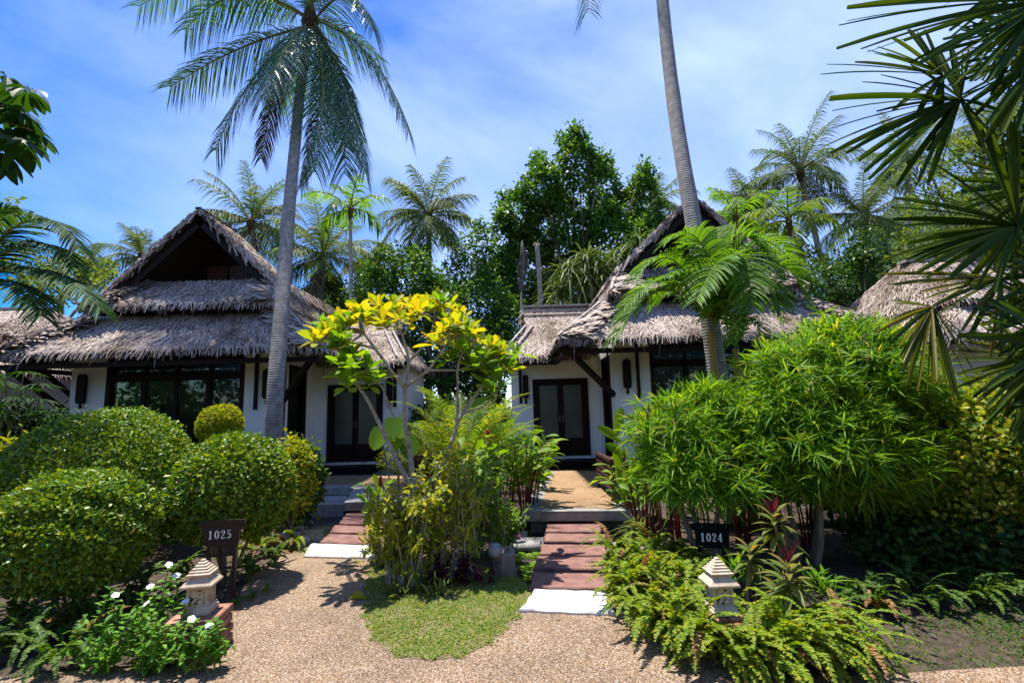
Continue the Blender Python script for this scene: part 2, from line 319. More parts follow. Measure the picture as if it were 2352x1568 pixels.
gy = np.concatenate([-6-np.geomspace(.4, 300, 18)[::-1], np.arange(-6, 3.5, .25), np.arange(3.5, 9.6, .07), np.arange(9.6, 22, .25), 22+np.geomspace(.4, 1400, 30)])
GX, GY = np.meshgrid(gx, gy); PP = np.c_[GX.ravel(), GY.ravel()]
ins = inside(PP, POND); dd = edgedist(PP, POND)
gz = np.where(ins, -np.clip(dd/.09, 0, 1)*.5, 0)+.012*np.sin(PP[:, 0]*2.1)*np.sin(PP[:, 1]*1.7)*np.exp(-(PP[:, 0]**2+PP[:, 1]**2)/400)-.02
nx = len(gx); i = np.arange(len(gy)-1)[:, None]*nx; j = np.arange(nx-1)[None]
mb = MB(); mb.add(np.c_[PP, gz], np.stack([i+j, i+j+1, i+nx+j+1, i+nx+j], -1).reshape(-1, 4))
tag(mb.build('ground', M_SOIL, smooth=True), kind='structure')
mb = MB(); mb.poly([(p[0]*1.0, p[1]) for p in POND], -.16, -.15); tag(mb.build('pond_water', M_WATER), kind='structure')
# aggregate path, cut round the lawn
GR = [(-900, 1640), (0, 1556), (120, 1545), (300, 1528), (420, 1478), (520, 1425), (560, 1345), (640, 1262), (703, 1245), (864, 1262), (960, 1320), (1150, 1385), (1412, 1400), (1450, 1410), (1600, 1500), (1760, 1555), (2000, 1552), (2200, 1538), (2400, 1528), (3300, 1505)]
P_GR = gpoly(GR)+[(9, -6), (-9, -6)]
mb = MB(); mb.poly(P_GR, -.06, .004); tag(mb.build('gravel_path', M_GRAVEL), kind='structure')
LW = [(864, 1262), (858, 1276), (842, 1330), (835, 1400), (845, 1452), (885, 1497), (955, 1517), (1060, 1512), (1140, 1470), (1182, 1425), (1203, 1400), (1222, 1360), (1200, 1330), (1120, 1300), (1000, 1290), (900, 1280)]
P_LW = gpoly(LW)
for _i in range(3):
    q = []
    for k in range(len(P_LW)):
        a, b_ = P_LW[k], P_LW[(k+1) % len(P_LW)]; q += [(a[0]*.75+b_[0]*.25, a[1]*.75+b_[1]*.25), (a[0]*.25+b_[0]*.75, a[1]*.25+b_[1]*.75)]
    P_LW = q
_rl = random.Random(4); P_LW = [(x+_rl.uniform(-.008, .008), y+_rl.uniform(-.008, .008)) for x, y in P_LW]
mb = MB(); mb.poly([((x-.0), y) for x, y in P_LW], -.06, .0075); tag(mb.build('lawn', M_LAWNS), kind='structure')
# slabs and stepping stones
def rough_slab(name, quad, z0, z1, mat, label, cat, group=None, seed=0, n=7, j=.012, bev=.012):
    """stone slab with uneven edges; quad in px, back-left, back-right, front-right, front-left"""
    r = random.Random(seed); P = [gp(u, v, z1) for u, v in quad]; out = []
    for k in range(4):
        a, b = P[k], P[(k+1) % 4]
        for q in range(n):
            p = a.lerp(b, q/n); out.append((p.x+r.uniform(-j, j), p.y+r.uniform(-j, j)))
    cx = sum(p[0] for p in out)/len(out); cy_ = sum(p[1] for p in out)/len(out)
    m = MB(); A = np.array(out); c = np.array([cx, cy_]); k = len(A)
    d = np.linalg.norm(A-c, axis=1, keepdims=True); B = c+(A-c)*(1-bev/d)
    V = np.concatenate([np.c_[A, np.full(k, z0)], np.c_[A, np.full(k, z1-bev)], np.c_[B, np.full(k, z1)]])
    i = np.arange(k); j2 = (i+1) % k
    m.add(V, np.concatenate([np.stack([i, j2, j2+k, i+k], 1), np.stack([i+k, j2+k, j2+2*k, i+2*k], 1)])); m.f.append((np.arange(2*k, 3*k)[None], 0)); m.f.append((np.arange(k)[None, ::-1], 0))
    o = m.build(name, mat); tag(o, label, cat, group)
    if mat is M_RED:
        q = MB(); q.box((cx, cy_, (z0-.6)/2-.0), (.24, .2, abs(-.6-z0)-.002)); q.build('footing', M_CONC, o)
    return o
ZS = .035
rough_slab('threshold_slab', [c7(343, 1072), c7(722, 1082), c7(770, 1196), c7(262, 1178)], -.05, .03, M_SLAB, 'white worn stone slab where gravel meets the stepping stones below sign 1024', 'paving slab', 'white slabs at the path', 1)
rough_slab('threshold_slab', [c9(110, 1262), c9(700, 1282), c9(735, 1388), c9(45, 1378)], -.05, .03, M_SLAB, 'white worn stone slab beside the dark pond near sign 1025', 'paving slab', 'white slabs at the path', 2)
st = [((405, 722), (690, 727), (690, 772), (400, 770)), ((394, 781), (714, 784), (716, 824), (390, 822)), ((377, 838), (718, 842), (722, 896), (371, 888)), ((360, 900), (722, 905), (728, 968), (338, 960)), ((332, 985), (724, 992), (728, 1070), (322, 1058))]
nm = ['farthest red stepping stone, tucked under the edge of the right concrete terrace', 'red stepping stone second from the right terrace, without leaf shadows', 'middle red stepping stone of the right pond crossing', 'red stepping stone under leaf shadows, second from the white slab by sign 1024', 'nearest red stepping stone, touching the white slab by sign 1024']
for k, q in enumerate(st): rough_slab('stepping_stone', [c7(*p) for p in q], -.04, ZS, M_RED, nm[k], 'stepping stone', 'red stepping stones', 10+k)
st = [((455, 960), (830, 962), (830, 1010), (425, 1008)), ((412, 1022), (850, 1028), (850, 1085), (362, 1080)), ((330, 1095), (860, 1108), (860, 1165), (282, 1160)), ((262, 1175), (880, 1195), (880, 1272), (198, 1252))]
nm = ['narrow red stepping stone against the left terrace edge, farthest over the dark pond', 'red stepping stone second from the left terrace over the dark pond', 'red stepping stone one row behind the nearest by the left white slab', 'largest red stepping stone, touching the white slab near sign 1025']
for k, q in enumerate(st): rough_slab('stepping_stone', [c9(*p) for p in q], -.04, ZS, M_RED, nm[k], 'stepping stone', 'red stepping stones', 20+k)
# pond edge stones
def boulder(name, p, d, label, cat, mat, seed, group=None):
    r = np.random.default_rng(seed); m = MB(); th = np.linspace(.05, math.pi-.05, 8); k = 12; an = np.arange(k)*2*np.pi/k
    V = np.array([[math.sin(t)*math.cos(a), math.sin(t)*math.sin(a), math.cos(t)] for t in th[::-1] for a in an])
    V *= 1+.16*np.sin(V @ r.normal(0, 2.5, 3)+r.uniform(0, 6))[:, None]+r.normal(0, .03, (len(V), 1)); V = np.sign(V)*np.abs(V)**.8*np.array(d)/2
    i = np.arange(7)[:, None]*k; j = np.arange(k)[None]; j2 = (j+1) % k
    m.add(V+np.array(p), np.stack([i+j, i+j2, i+k+j2, i+k+j], -1).reshape(-1, 4)); m.f.append((np.arange(k)[None, ::-1], 0)); m.f.append((np.arange(k)[None]+7*k, 0))
    return tag(m.build(name, mat, smooth=True), label, cat, group)
p = gp(1232, 1232, 0); boulder('kerb_stone', (p.x-.05, p.y, -.10), (.66, .36, .14), 'grey curved pond edging stone left of the right stepping stones', 'edging stone', M_CONC, 3, 'pond edging stones')
p = gp(1440, 1240, 0); boulder('kerb_stone', (p.x, p.y, -.10), (.8, .36, .14), 'grey curved pond edging stone right of the right stepping stones', 'edging stone', M_CONC, 4, 'pond edging stones')
p = gp(672, 1246, .0); boulder('kerb_stone', (p.x, p.y, .02), (.5, .34, .22), 'low rough rock beside the left white slab, at the end of the dark pond', 'rock', M_CONC, 5, 'pond edging stones')
p = gp(680, 1222, .1); boulder('ball_lamp', (p.x, p.y+.1, .12), (.10, .10, .10), 'small grey ball spotlight on the rock at the left pond edge', 'spotlight', M_CONC, 6)
# terraces
def terrace(label, outline_px, zt, inner_px, low=None):
    o = thing('entrance_terrace', label, 'terrace', (0, 0, 0), 'entrance terraces')
    P = [gp(u, v, zt) for u, v in outline_px]; o.location = (P[0].x, P[0].y, 0); bpy.context.view_layer.update()
    m = MB(); m.poly([(p.x, p.y) for p in P], zt-.13, zt); m.build('slab', M_CONC, o)
    P2 = [gp(u, v, zt) for u, v in inner_px]
    m = MB(); m.poly([(p.x, p.y) for p in P2], zt-.06, zt+.004); m.build('aggregate_inlay', M_GRAVELF, o)
    c = sum((Vector((p.x, p.y, 0)) for p in P), Vector())/len(P)
    m = MB(); m.poly([(c.x+(p.x-c.x)*.9, c.y+(p.y-c.y)*.9+.05) for p in P], -.6, zt-.132); m.build('foundation', M_CONC, o)
    return o
ZT = .2
terrace('beige aggregate terrace with grey rim in front of the right bungalow door', [c7(405, 452), c7(760, 455), c7(850, 455), c7(905, 662), c7(275, 668)], ZT, [c7(440, 455), c7(708, 455), c7(765, 652), c7(370, 650)])
tl = terrace('shaded aggregate terrace with grey rim in front of the left bungalow door', [c9(20, 640), c9(900, 640), c9(1330, 640), c9(1300, 868), c9(420, 890), c9(508, 757), c9(10, 752)], ZT, [c9(24, 648), c9(890, 648), c9(1270, 650), c9(1240, 838), c9(570, 845), c9(630, 728), c9(40, 738)])
m = MB(); P = [gp(*c9(x, y), .06) for x, y in ((0, 835), (452, 822), (415, 905), (60, 912), (0, 925))]; m.poly([(p.x, p.y) for p in P], -.6, .06); m.build('lower_step', M_CONC, tl)
# hills
def hill(px, v_top, Y, w, label, seed):
    r = np.random.default_rng(seed); c = at(px, v_top, Y); n = 26; m = MB()
    g = np.linspace(-1, 1, n); X, Z = np.meshgrid(g, g); rr = np.sqrt(X**2+Z**2)
    h = np.clip(1-rr**2.2, 0, 1)*(1+.07*np.sin(X*7+seed)+.06*np.cos(Z*9+X*5+seed))
    V = np.c_[(X*w+c.x).ravel(), (Z*w+Y).ravel(), (h*c.z-.5).ravel()]
    i = np.arange(n-1)[:, None]*n; j = np.arange(n-1)[None]
    m.add(V, np.stack([i+j, i+j+1, i+n+j+1, i+n+j], -1).reshape(-1, 4))
    tag(m.build('hill', M_HILL, smooth=True), kind='structure')
M_HILL = noise_mat('wooded_hill', [(.02, .04, .015), (.05, .085, .03), (.09, .13, .05)], .35, rough=.95, bump=1, bscale=.8, bdist=2)
hill(745, 655, 150, 22, '', 1); hill(2060, 520, 170, 40, '', 2); hill(2300, 420, 210, 60, '', 3)

# ================================================================== bungalows
def thatch(mb, A, B, C, D, row=.06, step=.018, ln=.125, w=.023, fringe=.0, seed=0, base=.10, lift=.09):
    """thatch on the slope A-B (eave) to D-C (top): courses of loose palm-leaf ends over a thick bed"""
    r = np.random.default_rng(seed); A, B, C, D = [np.array(p, float) for p in (A, B, C, D)]
    n = np.cross(B-A, D-A); n /= np.linalg.norm(n)
    if n[2] < 0: n = -n
    h = max(np.linalg.norm(D-A), np.linalg.norm(C-B)); rows = max(2, int(h/row))
    for i in range(rows+1):
        v = i/rows; a = A+(D-A)*v; b = B+(C-B)*v; l = np.linalg.norm(b-a); k = int(l/step)
        if k < 1: continue
        u = np.clip((np.arange(k)+r.uniform(-.6, .6, k))/k, 0, 1)
        bot = A+(B-A)*u[:, None]; top = D+(C-D)*u[:, None]; sd = norm(b-a)
        dn = norm(np.cross(n, np.cross(bot-top, n)))
        tilt = .25*np.sin(u*23+i*1.9)+r.normal(0, .28, k)
        P = a+(b-a)*u[:, None]+n*(.01+r.uniform(0, .03, k))[:, None]-dn*(.07)+dn*r.uniform(-.04, .04, k)[:, None]
        Dv = dn+sd*tilt[:, None]+n*(lift*r.uniform(.2, 1.5, k))[:, None]
        Ln = ln*r.uniform(.55, 1.25, k)
        if i == 0: Ln = Ln*(1+.3*fringe); Dv = Dv+np.array([0, 0, -.35])
        mb.leaves(P, Dv, n+r.normal(0, .25, (k, 3)), Ln, w*r.uniform(.6, 1.3, k), T_FLAT, droop=.18 if i else .5)
    o = n*base
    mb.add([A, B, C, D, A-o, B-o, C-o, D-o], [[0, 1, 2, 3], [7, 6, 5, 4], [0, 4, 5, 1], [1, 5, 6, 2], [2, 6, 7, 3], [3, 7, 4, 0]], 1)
    # ragged fringe hanging from the eave
    l = np.linalg.norm(B-A); k = int(l/.02)
    if fringe and k:
        u = r.uniform(0, 1, k); P = A+(B-A)*u[:, None]-n*r.uniform(0, base, k)[:, None]; dn = norm((A+B-C-D)/2)
        mb.leaves(P-dn*.06, dn*.8+np.array([0, 0, -.55])+r.normal(0, .25, (k, 3)), n+r.normal(0, .3, (k, 3)), r.uniform(.04, .13, k)*(1+fringe*(r.uniform(0, 1, k) > .965)*3), w*r.uniform(.35, 1, k), T_FLAT, droop=.3)
def bungalow(cx, s, label, seed, det=1.0):
    YF, YW = 10.6, 12.6
    root = thing('thatched_bungalow', label, 'bungalow', (cx, YF, 0), 'white bungalows with thatched roofs')
    X = lambda lx: cx+s*lx
    def pt(lx, y, z): return (X(lx), y, z)
    def bx(m, l0, l1, y0, y1, z0, z1, mi=0): m.b2(min(X(l0), X(l1)), max(X(l0), X(l1)), y0, y1, z0, z1, mi)
    WL, WR = -2.62, 2.0; WX0, WX1 = -1.84, 1.19; ZF = .42; ZW = 3.0
    # walls
    m = MB(); T = .18
    bx(m, WL, WX0, YF, YF+T, 0, ZW); bx(m, WX1, WR, YF, YF+T, 0, ZW); bx(m, WX0, WX1, YF, YF+T, 0, ZF-.02)
    bx(m, WL, WL+T, YF+T, 15.4, 0, 3.35); bx(m, WL+T, WR-T, 15.22, 15.4, 0, 3.35)
    bx(m, WR-T, WR, YF+T, YF+.35, 0, ZW); bx(m, WR-T, WR, YF+1.25, 15.4, 0, 3.35); bx(m, WR-T, WR, YF+.35, YF+1.25, 0, .4); bx(m, WR-T, WR, YF+.35, YF+1.25, 2.75, 3.0)
    m.build('wall', M_WALL, root)
    m = MB(); bx(m, WL+T, WR-T, YF+T, 15.2, .02, .4); m.build('floor_slab', M_WOODR, root)
    # front window: transom, four lights, curtains
    f = MB(); y0, y1 = YF+.03, YF+.13
    bx(f, WX0, WX0+.09, y0-.05, y1, ZF, 3.0); bx(f, WX1-.09, WX1, y0-.05, y1, ZF, 3.0); bx(f, WX0+.09, WX1-.09, y0-.04, y1, 2.44, 2.58); bx(f, WX0+.09, WX1-.09, y0-.04, y1, 2.92, 3.0); bx(f, WX0+.09, WX1-.09, y0-.04, y1, ZF, ZF+.2)
    wd = (WX1-WX0-.18)/4
    for k in range(1, 4): bx(f, WX0+.09+k*wd-.05, WX0+.09+k*wd+.05, y0-.02, y1-.02, ZF+.2, 2.44)
    for k in range(1, 4): bx(f, WX0+.09+k*wd-.015, WX0+.09+k*wd+.015, y0, y1-.02, 2.58, 2.92)
    win = f.build('window', M_WOOD, root)
    for k in range(4):
        g = MB(); bx(g, WX0+.09+k*wd+.052, WX0+.09+(k+1)*wd-.052, YF+.075, YF+.083, ZF+.2, 2.44); g.build('pane', M_GLASS, win)
    g = MB(); bx(g, WX0+.09, WX1-.09, YF+.085, YF+.092, 2.58, 2.92); g.build('transom_pane', M_GLASS, win)
    def curtain(l0, l1, y, z0, z1, axis='x'):
        c = MB(); n = 60; t = np.linspace(0, 1, n); off = .035*np.sin(t*(abs(l1-l0))*48)
        if axis == 'x': P = np.c_[cx+s*(l0+(l1-l0)*t), y+off]
        else: P = np.c_[cx+s*(y+off), l0+(l1-l0)*t]
        V = np.concatenate([np.c_[P, np.full(n, z0)], np.c_[P, np.full(n, z1)]]); i = np.arange(n-1)
        c.add(V, np.stack([i, i+1, i+n+1, i+n], 1)); c.build('curtain', M_CURT, win, smooth=True)
    curtain(-1.74, -1.25, YF+.3, ZF, 2.9); curtain(1.02, 1.1, YF+.3, ZF, 2.9)
    # side window
    f = MB(); a, b = YF+.35, YF+1.25; bx(f, WR-.15, WR+.03, a, a+.08, .4, 2.75); bx(f, WR-.15, WR+.03, b-.08, b, .4, 2.75); bx(f, WR-.15, WR+.02, a+.08, b-.08, .4, .48); bx(f, WR-.15, WR+.02, a+.08, b-.08, 2.67, 2.75)
    sw = f.build('side_window', M_WOOD, root); g = MB(); bx(g, WR-.05, WR-.042, a+.08, b-.08, .48, 2.67); g.build('pane', M_GLASS, sw)
    win = sw; curtain(a+.02, b-.02, WR-.26, .42, 2.7, 'y')
    # entrance wing
    WE = 4.25; D0, D1 = 2.27, 3.70; ZD = .40; DT = 2.36
    m = MB(); bx(m, WR, D0, YW, YW+T, 0, 2.95); bx(m, D1, WE, YW, YW+T, 0, 2.95); bx(m, D0, D1, YW, YW+T, DT, 2.95); bx(m, WE-T, WE, YW+T, 15.3, 0, 3.0); bx(m, WR, WE-T, 15.1, 15.3, 0, 3.0); bx(m, D0, D1, YW, YW+T, 0, ZD-.002)
    bx(m, WR, WR+.22, YW-.07, YW-.002, 0, 2.9)
    m.build('wing_wall', M_WALL, root)
    f = MB(); bx(f, D0, D0+.09, YW-.03, YW+.1, ZD, DT); bx(f, D1-.09, D1, YW-.03, YW+.1, ZD, DT); bx(f, D0+.09, D1-.09, YW-.03, YW+.1, DT-.09, DT); bx(f, D0+.09, D1-.09, YW-.02, YW+.1, ZD, ZD+.03)
    door = f.build('door', M_WOOD, root); hw = (D1-D0-.18)/2
    for k in range(2):
        l0 = D0+.09+k*hw; l1 = l0+hw; yy = YW+(.0 if k else .035); lf = MB()
        bx(lf, l0+.002, l0+.085, yy, yy+.035, ZD+.03, DT-.09); bx(lf, l1-.085, l1-.002, yy, yy+.035, ZD+.03, DT-.09); bx(lf, l0+.085, l1-.085, yy, yy+.035, DT-.17, DT-.09); bx(lf, l0+.085, l1-.085, yy, yy+.035, ZD+.03, ZD+.12); bx(lf, l0+.085, l1-.085, yy, yy+.035, ZD+.36, ZD+.44); bx(lf, l0+.085, l1-.085, yy+.012, yy+.028, ZD+.12, ZD+.36)
        dl = lf.build('door_leaf', M_WOOD, door); hd = MB(); hx = l1-.04 if k == 0 else l0+.04; bx(hd, hx-.012, hx+.012, yy-.03, yy-.001, 1.25, 1.42); hd.build('handle', M_STEEL, door)
        g = MB(); bx(g, l0+.085, l1-.085, yy+.012, yy+.02, ZD+.44, DT-.17); g.build('frosted_pane', M_FROST, door)
    m = MB(); bx(m, 2.08 if s > 0 else 2.1, 3.75, 11.55, YW-.075, .205, .33); m.build('doorstep', M_BLACK, root)
    m = MB(); bx(m, 2.5, 3.3, 12.0, 12.45, .33, .342); m.build('doormat', M_WOODR, root)
    # roof timbers
    m = MB(); bx(m, 1.44, 1.5, YF-.07, YF-.002, 1.75, 2.95); m.build('bracket', M_WOOD, root)
    for lx, ex in ((WL, -3.1), (WR, 3.05)):
        m = MB(); m.bar(pt(lx+.03*np.sign(lx), YF-.06, 1.85), pt(ex, 9.65, 2.72), .09, .11)
        if lx < 0: m.bar(pt(lx, YF+.5, 1.85), pt(ex, 10.4, 2.72), .08, .1)
        m.build('corner_bracket', M_WOOD, root)
    m = MB(); bx(m, 3.98, 4.05, YW-.06, YW-.002, 1.75, 2.9); m.build('bracket', M_WOOD, root)
    m = MB(); bx(m, -3.2, 3.2, 9.55, 9.62, 2.66, 2.76); bx(m, 3.1, 4.35, 11.98, 12.05, 2.68, 2.78); bx(m, 3.1, 3.17, 9.65, 11.9, 2.66, 2.76); bx(m, -3.2, -3.13, 9.65, 15.5, 2.66, 2.76); m.build('eave_beam', M_WOOD, root)
    m = MB(); m.tube([pt(WR+.12, YF-.08, 2.9), pt(WR+.12, YF-.08, .2)], .022, 8); m.build('downpipe', M_WOOD, root)
    # wall lamps: tall rounded dark boards with a peg
    for lx, y, z in ((-2.32, YF, 2.3), (1.72, YF, 2.3), (3.88, YW, 2.17)):
        m = MB(); r = .085 if y == YF else .075; an = np.linspace(0, math.pi, 9)
        pr = [(X(lx)+r*math.cos(t), z+.24+r*math.sin(t)) for t in an]+[(X(lx)-r*math.cos(t), z-.24-r*math.sin(t)) for t in an]
        n = len(pr); V = np.array([[p[0], y-.11, p[1]] for p in pr]+[[p[0], y-.03, p[1]] for p in pr]); i = np.arange(n); j = (i+1) % n
        m.add(V, np.stack([i, j, j+n, i+n], 1)); m.f.append((np.arange(n)[None], 0)); m.f.append((np.arange(n)[None, ::-1]+n, 0))
        m.b2(X(lx)-.03, X(lx)+.03, y-.03, y-.001, z-.1, z+.1); m.lathe([(.02, -.12), (.035, -.08), (.02, 0)], 8, 0, (X(lx), y-.06, z-.32)); m.build('wall_lamp', M_WOOD, root)
    # thatched roof in tiers
    q = 1/det
    def tier(name, inner, outer, zi, zo, sd, fr):
        (l0, l1, y0, y1), (L0, L1, Y0, Y1) = inner, outer
        m = MB()
        thatch(m, pt(L0, Y0, zo), pt(L1, Y0, zo), pt(l1, y0, zi), pt(l0, y0, zi), seed=sd, fringe=fr)
        thatch(m, pt(L1, Y0, zo), pt(L1, Y1, zo), pt(l1, y1, zi), pt(l1, y0, zi), seed=sd+1, fringe=fr, step=.026, row=.075)
        thatch(m, pt(L0, Y0, zo), pt(L0, Y1, zo), pt(l0, y1, zi), pt(l0, y0, zi), seed=sd+2, fringe=fr, step=.045, row=.11)
        thatch(m, pt(L0, Y1, zo), pt(L1, Y1, zo), pt(l1, y1, zi), pt(l0, y1, zi), seed=sd+3, fringe=fr, step=.1, row=.18, w=.1)
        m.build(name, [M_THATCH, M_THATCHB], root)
        for (a, b, dx) in (((L0, Y0, zo), (l0, y0, zi), 1), ((L1, Y0, zo), (l1, y0, zi), -1)):
            for k in range(3):
                d0 = np.array([dx*s*(.03+.2*k), 0, 0]); nrm = np.array([0, -(zi-zo), (y0-Y0)]); nrm /= np.linalg.norm(nrm)
                pa = np.array(pt(*a))+d0+nrm*.1; pb = np.array(pt(*b))+d0*.85+nrm*.1; pb = pb+(pb-pa)*.03
                t = MB(); t.bar(pa+(pb-pa)*.04*k, pb, .05, .022); t.build('batten', M_POLE, root)
            t = MB(); pa = np.array(pt(*a)); pb = np.array(pt(*b)); n = 200; rr = np.random.default_rng(sd+9); u = rr.uniform(0, 1, n)[:, None]
            P = pa+(pb-pa)*u+np.array([dx*s, 0, 0])*rr.uniform(-.05, .45, (n, 1))*1.0+np.array([0, -(zi-zo), (y0-Y0)])/np.hypot(zi-zo, y0-Y0)*.075
            hipd = norm(pa-pb); t.leaves(P, np.array([dx*s*.5, -.2, 0])-hipd*.0+rr.normal(0, .12, (n, 3)), np.array([0, -.6, .8]), .3, .06, T_FLAT, .05); t.build('hip_thatch', M_THATCH, root)
    tier('lower_thatch', (-2.25, 2.25, 10.42, 15.1), (-3.35, 3.35, 9.3, 16.2), 3.82, 2.91, seed, .5)
    tier('upper_thatch', (-1.72, 1.72, 10.95, 14.9), (-2.12, 2.12, 10.0, 15.4), 4.72, 3.97, seed+20, .3)
    # steep gable roof
    ZR = 6.32; GY0, GY1 = 10.5, 12.0; ex, ez = 1.98, 4.42
    for sg, k in ((1, 0), (-1, 1)):
        m = MB(); thatch(m, pt(sg*ex, GY0, ez), pt(sg*ex, GY1, ez), pt(0, GY1+.0, ZR), pt(0, GY0, ZR), seed=seed+40+k, fringe=.4, step=.022, row=.07, base=.07)
        rr = np.random.default_rng(seed+60+k); n = 420; u = rr.uniform(0, 1, n)
        P = np.array(pt(sg*ex, GY0, ez))+(np.array(pt(0, GY0, ZR))-np.array(pt(sg*ex, GY0, ez)))*u[:, None]+rr.uniform(-.04, .05, (n, 3))
        lnn = rr.uniform(.05, .15, n)+(rr.uniform(0, 1, n) > .955)*rr.uniform(.1, .35, n)
        m.leaves(P, np.array([s*sg*.55, -.12, -.8])+rr.normal(0, .16, (n, 3)), np.array([0, -1, .2])+rr.normal(0, .3, (n, 3)), lnn, rr.uniform(.03, .06, n), T_FLAT, .1)
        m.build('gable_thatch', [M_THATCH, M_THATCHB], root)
        b = MB(); nn = np.array([s*sg*(ZR-ez), 0, ex]); nn /= np.linalg.norm(nn)
        b.bar(np.array(pt(sg*ex, GY0+.12, ez))-nn*.2, np.array(pt(0, GY0+.12, ZR))-nn*.2, .07, .14); b.build('bargeboard', M_WOOD, root)
    m = MB(); zb = 5.35
    for sg in (1, -1): thatch(m, pt(sg*ex, GY1, ez), pt(sg*ex, 14.7, ez), pt(0, 13.8, zb), pt(0, GY1-.1, zb), seed=seed+80+sg, step=.05, row=.12)
    thatch(m, pt(-ex, 14.7, ez), pt(ex, 14.7, ez), pt(0.05, 13.8, zb), pt(-.05, 13.8, zb), seed=seed+83, step=.1, row=.18, w=.1)
    m.build('rear_thatch', [M_THATCH, M_THATCHB], root)
    m = MB(); m.bar(pt(0, GY0-.04, ZR+.02), pt(0, GY1, ZR+.02), .10, .05); m.build('ridge_pole', M_WOOD, root)
    m = MB(); Yg = 11.85; e = 1.95
    m.add([pt(-e, Yg, 4.3), pt(e, Yg, 4.3), pt(0, Yg, 6.25), pt(-e, Yg+.08, 4.3), pt(e, Yg+.08, 4.3), pt(0, Yg+.08, 6.25)], [[0, 1, 2], [5, 4, 3]]); 
    m.f.append((np.array([[0, 3, 4, 1], [1, 4, 5, 2], [2, 5, 3, 0]]), 0))
    zz = 4.42
    while zz < 6.0:
        hwid = e*(6.25-zz)/1.95-.08; m.box((cx, Yg-.01, zz), (2*hwid, .018, .085)); zz += .11
    gw = m.build('gable_wall', M_WOOD, root)
    m = MB()
    for k in (-1, 1):
        m.box((cx+k*.28, Yg-.05, 4.98), (.5, .05, .78))
        for t in range(9): m.box((cx+k*.28, Yg-.085, 4.65+t*.082), (.4, .02, .05))
    m.build('louvred_shutter', M_WOODR, gw)
    # wing roof
    m = MB(); zr = 4.5; RE = 3.84
    thatch(m, pt(1.5, 12.85, 3.66), pt(RE, 12.85, 3.66), pt(RE, 13.9, zr), pt(1.2, 13.9, zr), seed=seed+70, fringe=.2)
    thatch(m, pt(1.5, 14.95, 3.66), pt(RE, 14.95, 3.66), pt(RE, 13.9, zr), pt(1.2, 13.9, zr), seed=seed+71, fringe=.2, step=.09, w=.09, row=.16)
    rr = np.random.default_rng(seed+5); n = 220; u = rr.uniform(0, 1, n); P = np.array(pt(RE, 12.8, 3.6))+u[:, None]*np.array([0, 1.1, .88]); m.leaves(P, np.array([s*.3, -.2, -.8])+rr.normal(0, .2, (n, 3)), np.array([s, -.3, .2]), rr.uniform(.1, .3, n), .045, T_FLAT)
    m.build('wing_upper_thatch', [M_THATCH, M_THATCHB], root)
    m = MB()
    thatch(m, pt(2.3, 11.75, 2.84), pt(4.5, 11.75, 2.84), pt(3.8, 13.0, 3.74), pt(1.7, 13.0, 3.74), seed=seed+73, fringe=.5)
    thatch(m, pt(4.5, 11.75, 2.84), pt(4.5, 16, 2.84), pt(3.75, 14.8, 3.74), pt(3.75, 13.0, 3.74), seed=seed+74, fringe=.5, step=.04)
    thatch(m, pt(2.0, 16, 2.84), pt(4.5, 16, 2.84), pt(3.8, 14.8, 3.74), pt(1.7, 14.8, 3.74), seed=seed+75, fringe=.3, step=.09, w=.09, row=.16)
    m.add([pt(RE-.1, 12.9, 3.6), pt(RE-.1, 14.9, 3.6), pt(RE-.1, 13.9, 4.4)], [[0, 1, 2]], 1)
    m.build('wing_lower_thatch', [M_THATCH, M_THATCHB], root)
    m = MB(); m.bar(pt(.9, 13.88, zr+.06), pt(RE+.03, 13.88, zr+.06), .22, .05); m.build('wing_ridge_cap', M_POLE, root)
    for k in range(2):
        t = MB(); yb = 13.66-.2*k; zb_ = zr-.8*(13.9-yb)+.075; t.bar(pt(1.0, yb, zb_), pt(RE+.02, yb, zb_), .05, .03); t.build('batten', M_POLE, root)
        t = MB(); t.bar(pt(4.46-.22*k, 11.8, 2.98), pt(3.82-.2*k, 13.0, 3.86), .05, .025); t.build('batten', M_POLE, root)
    return root
H1 = bungalow(-7.08, 1, 'white thatched bungalow behind the tall coconut trunk and sign 1025', 100)
H2 = bungalow(4.2, -1, 'white thatched bungalow behind the narrow-leaved green shrubs and sign 1024', 300)
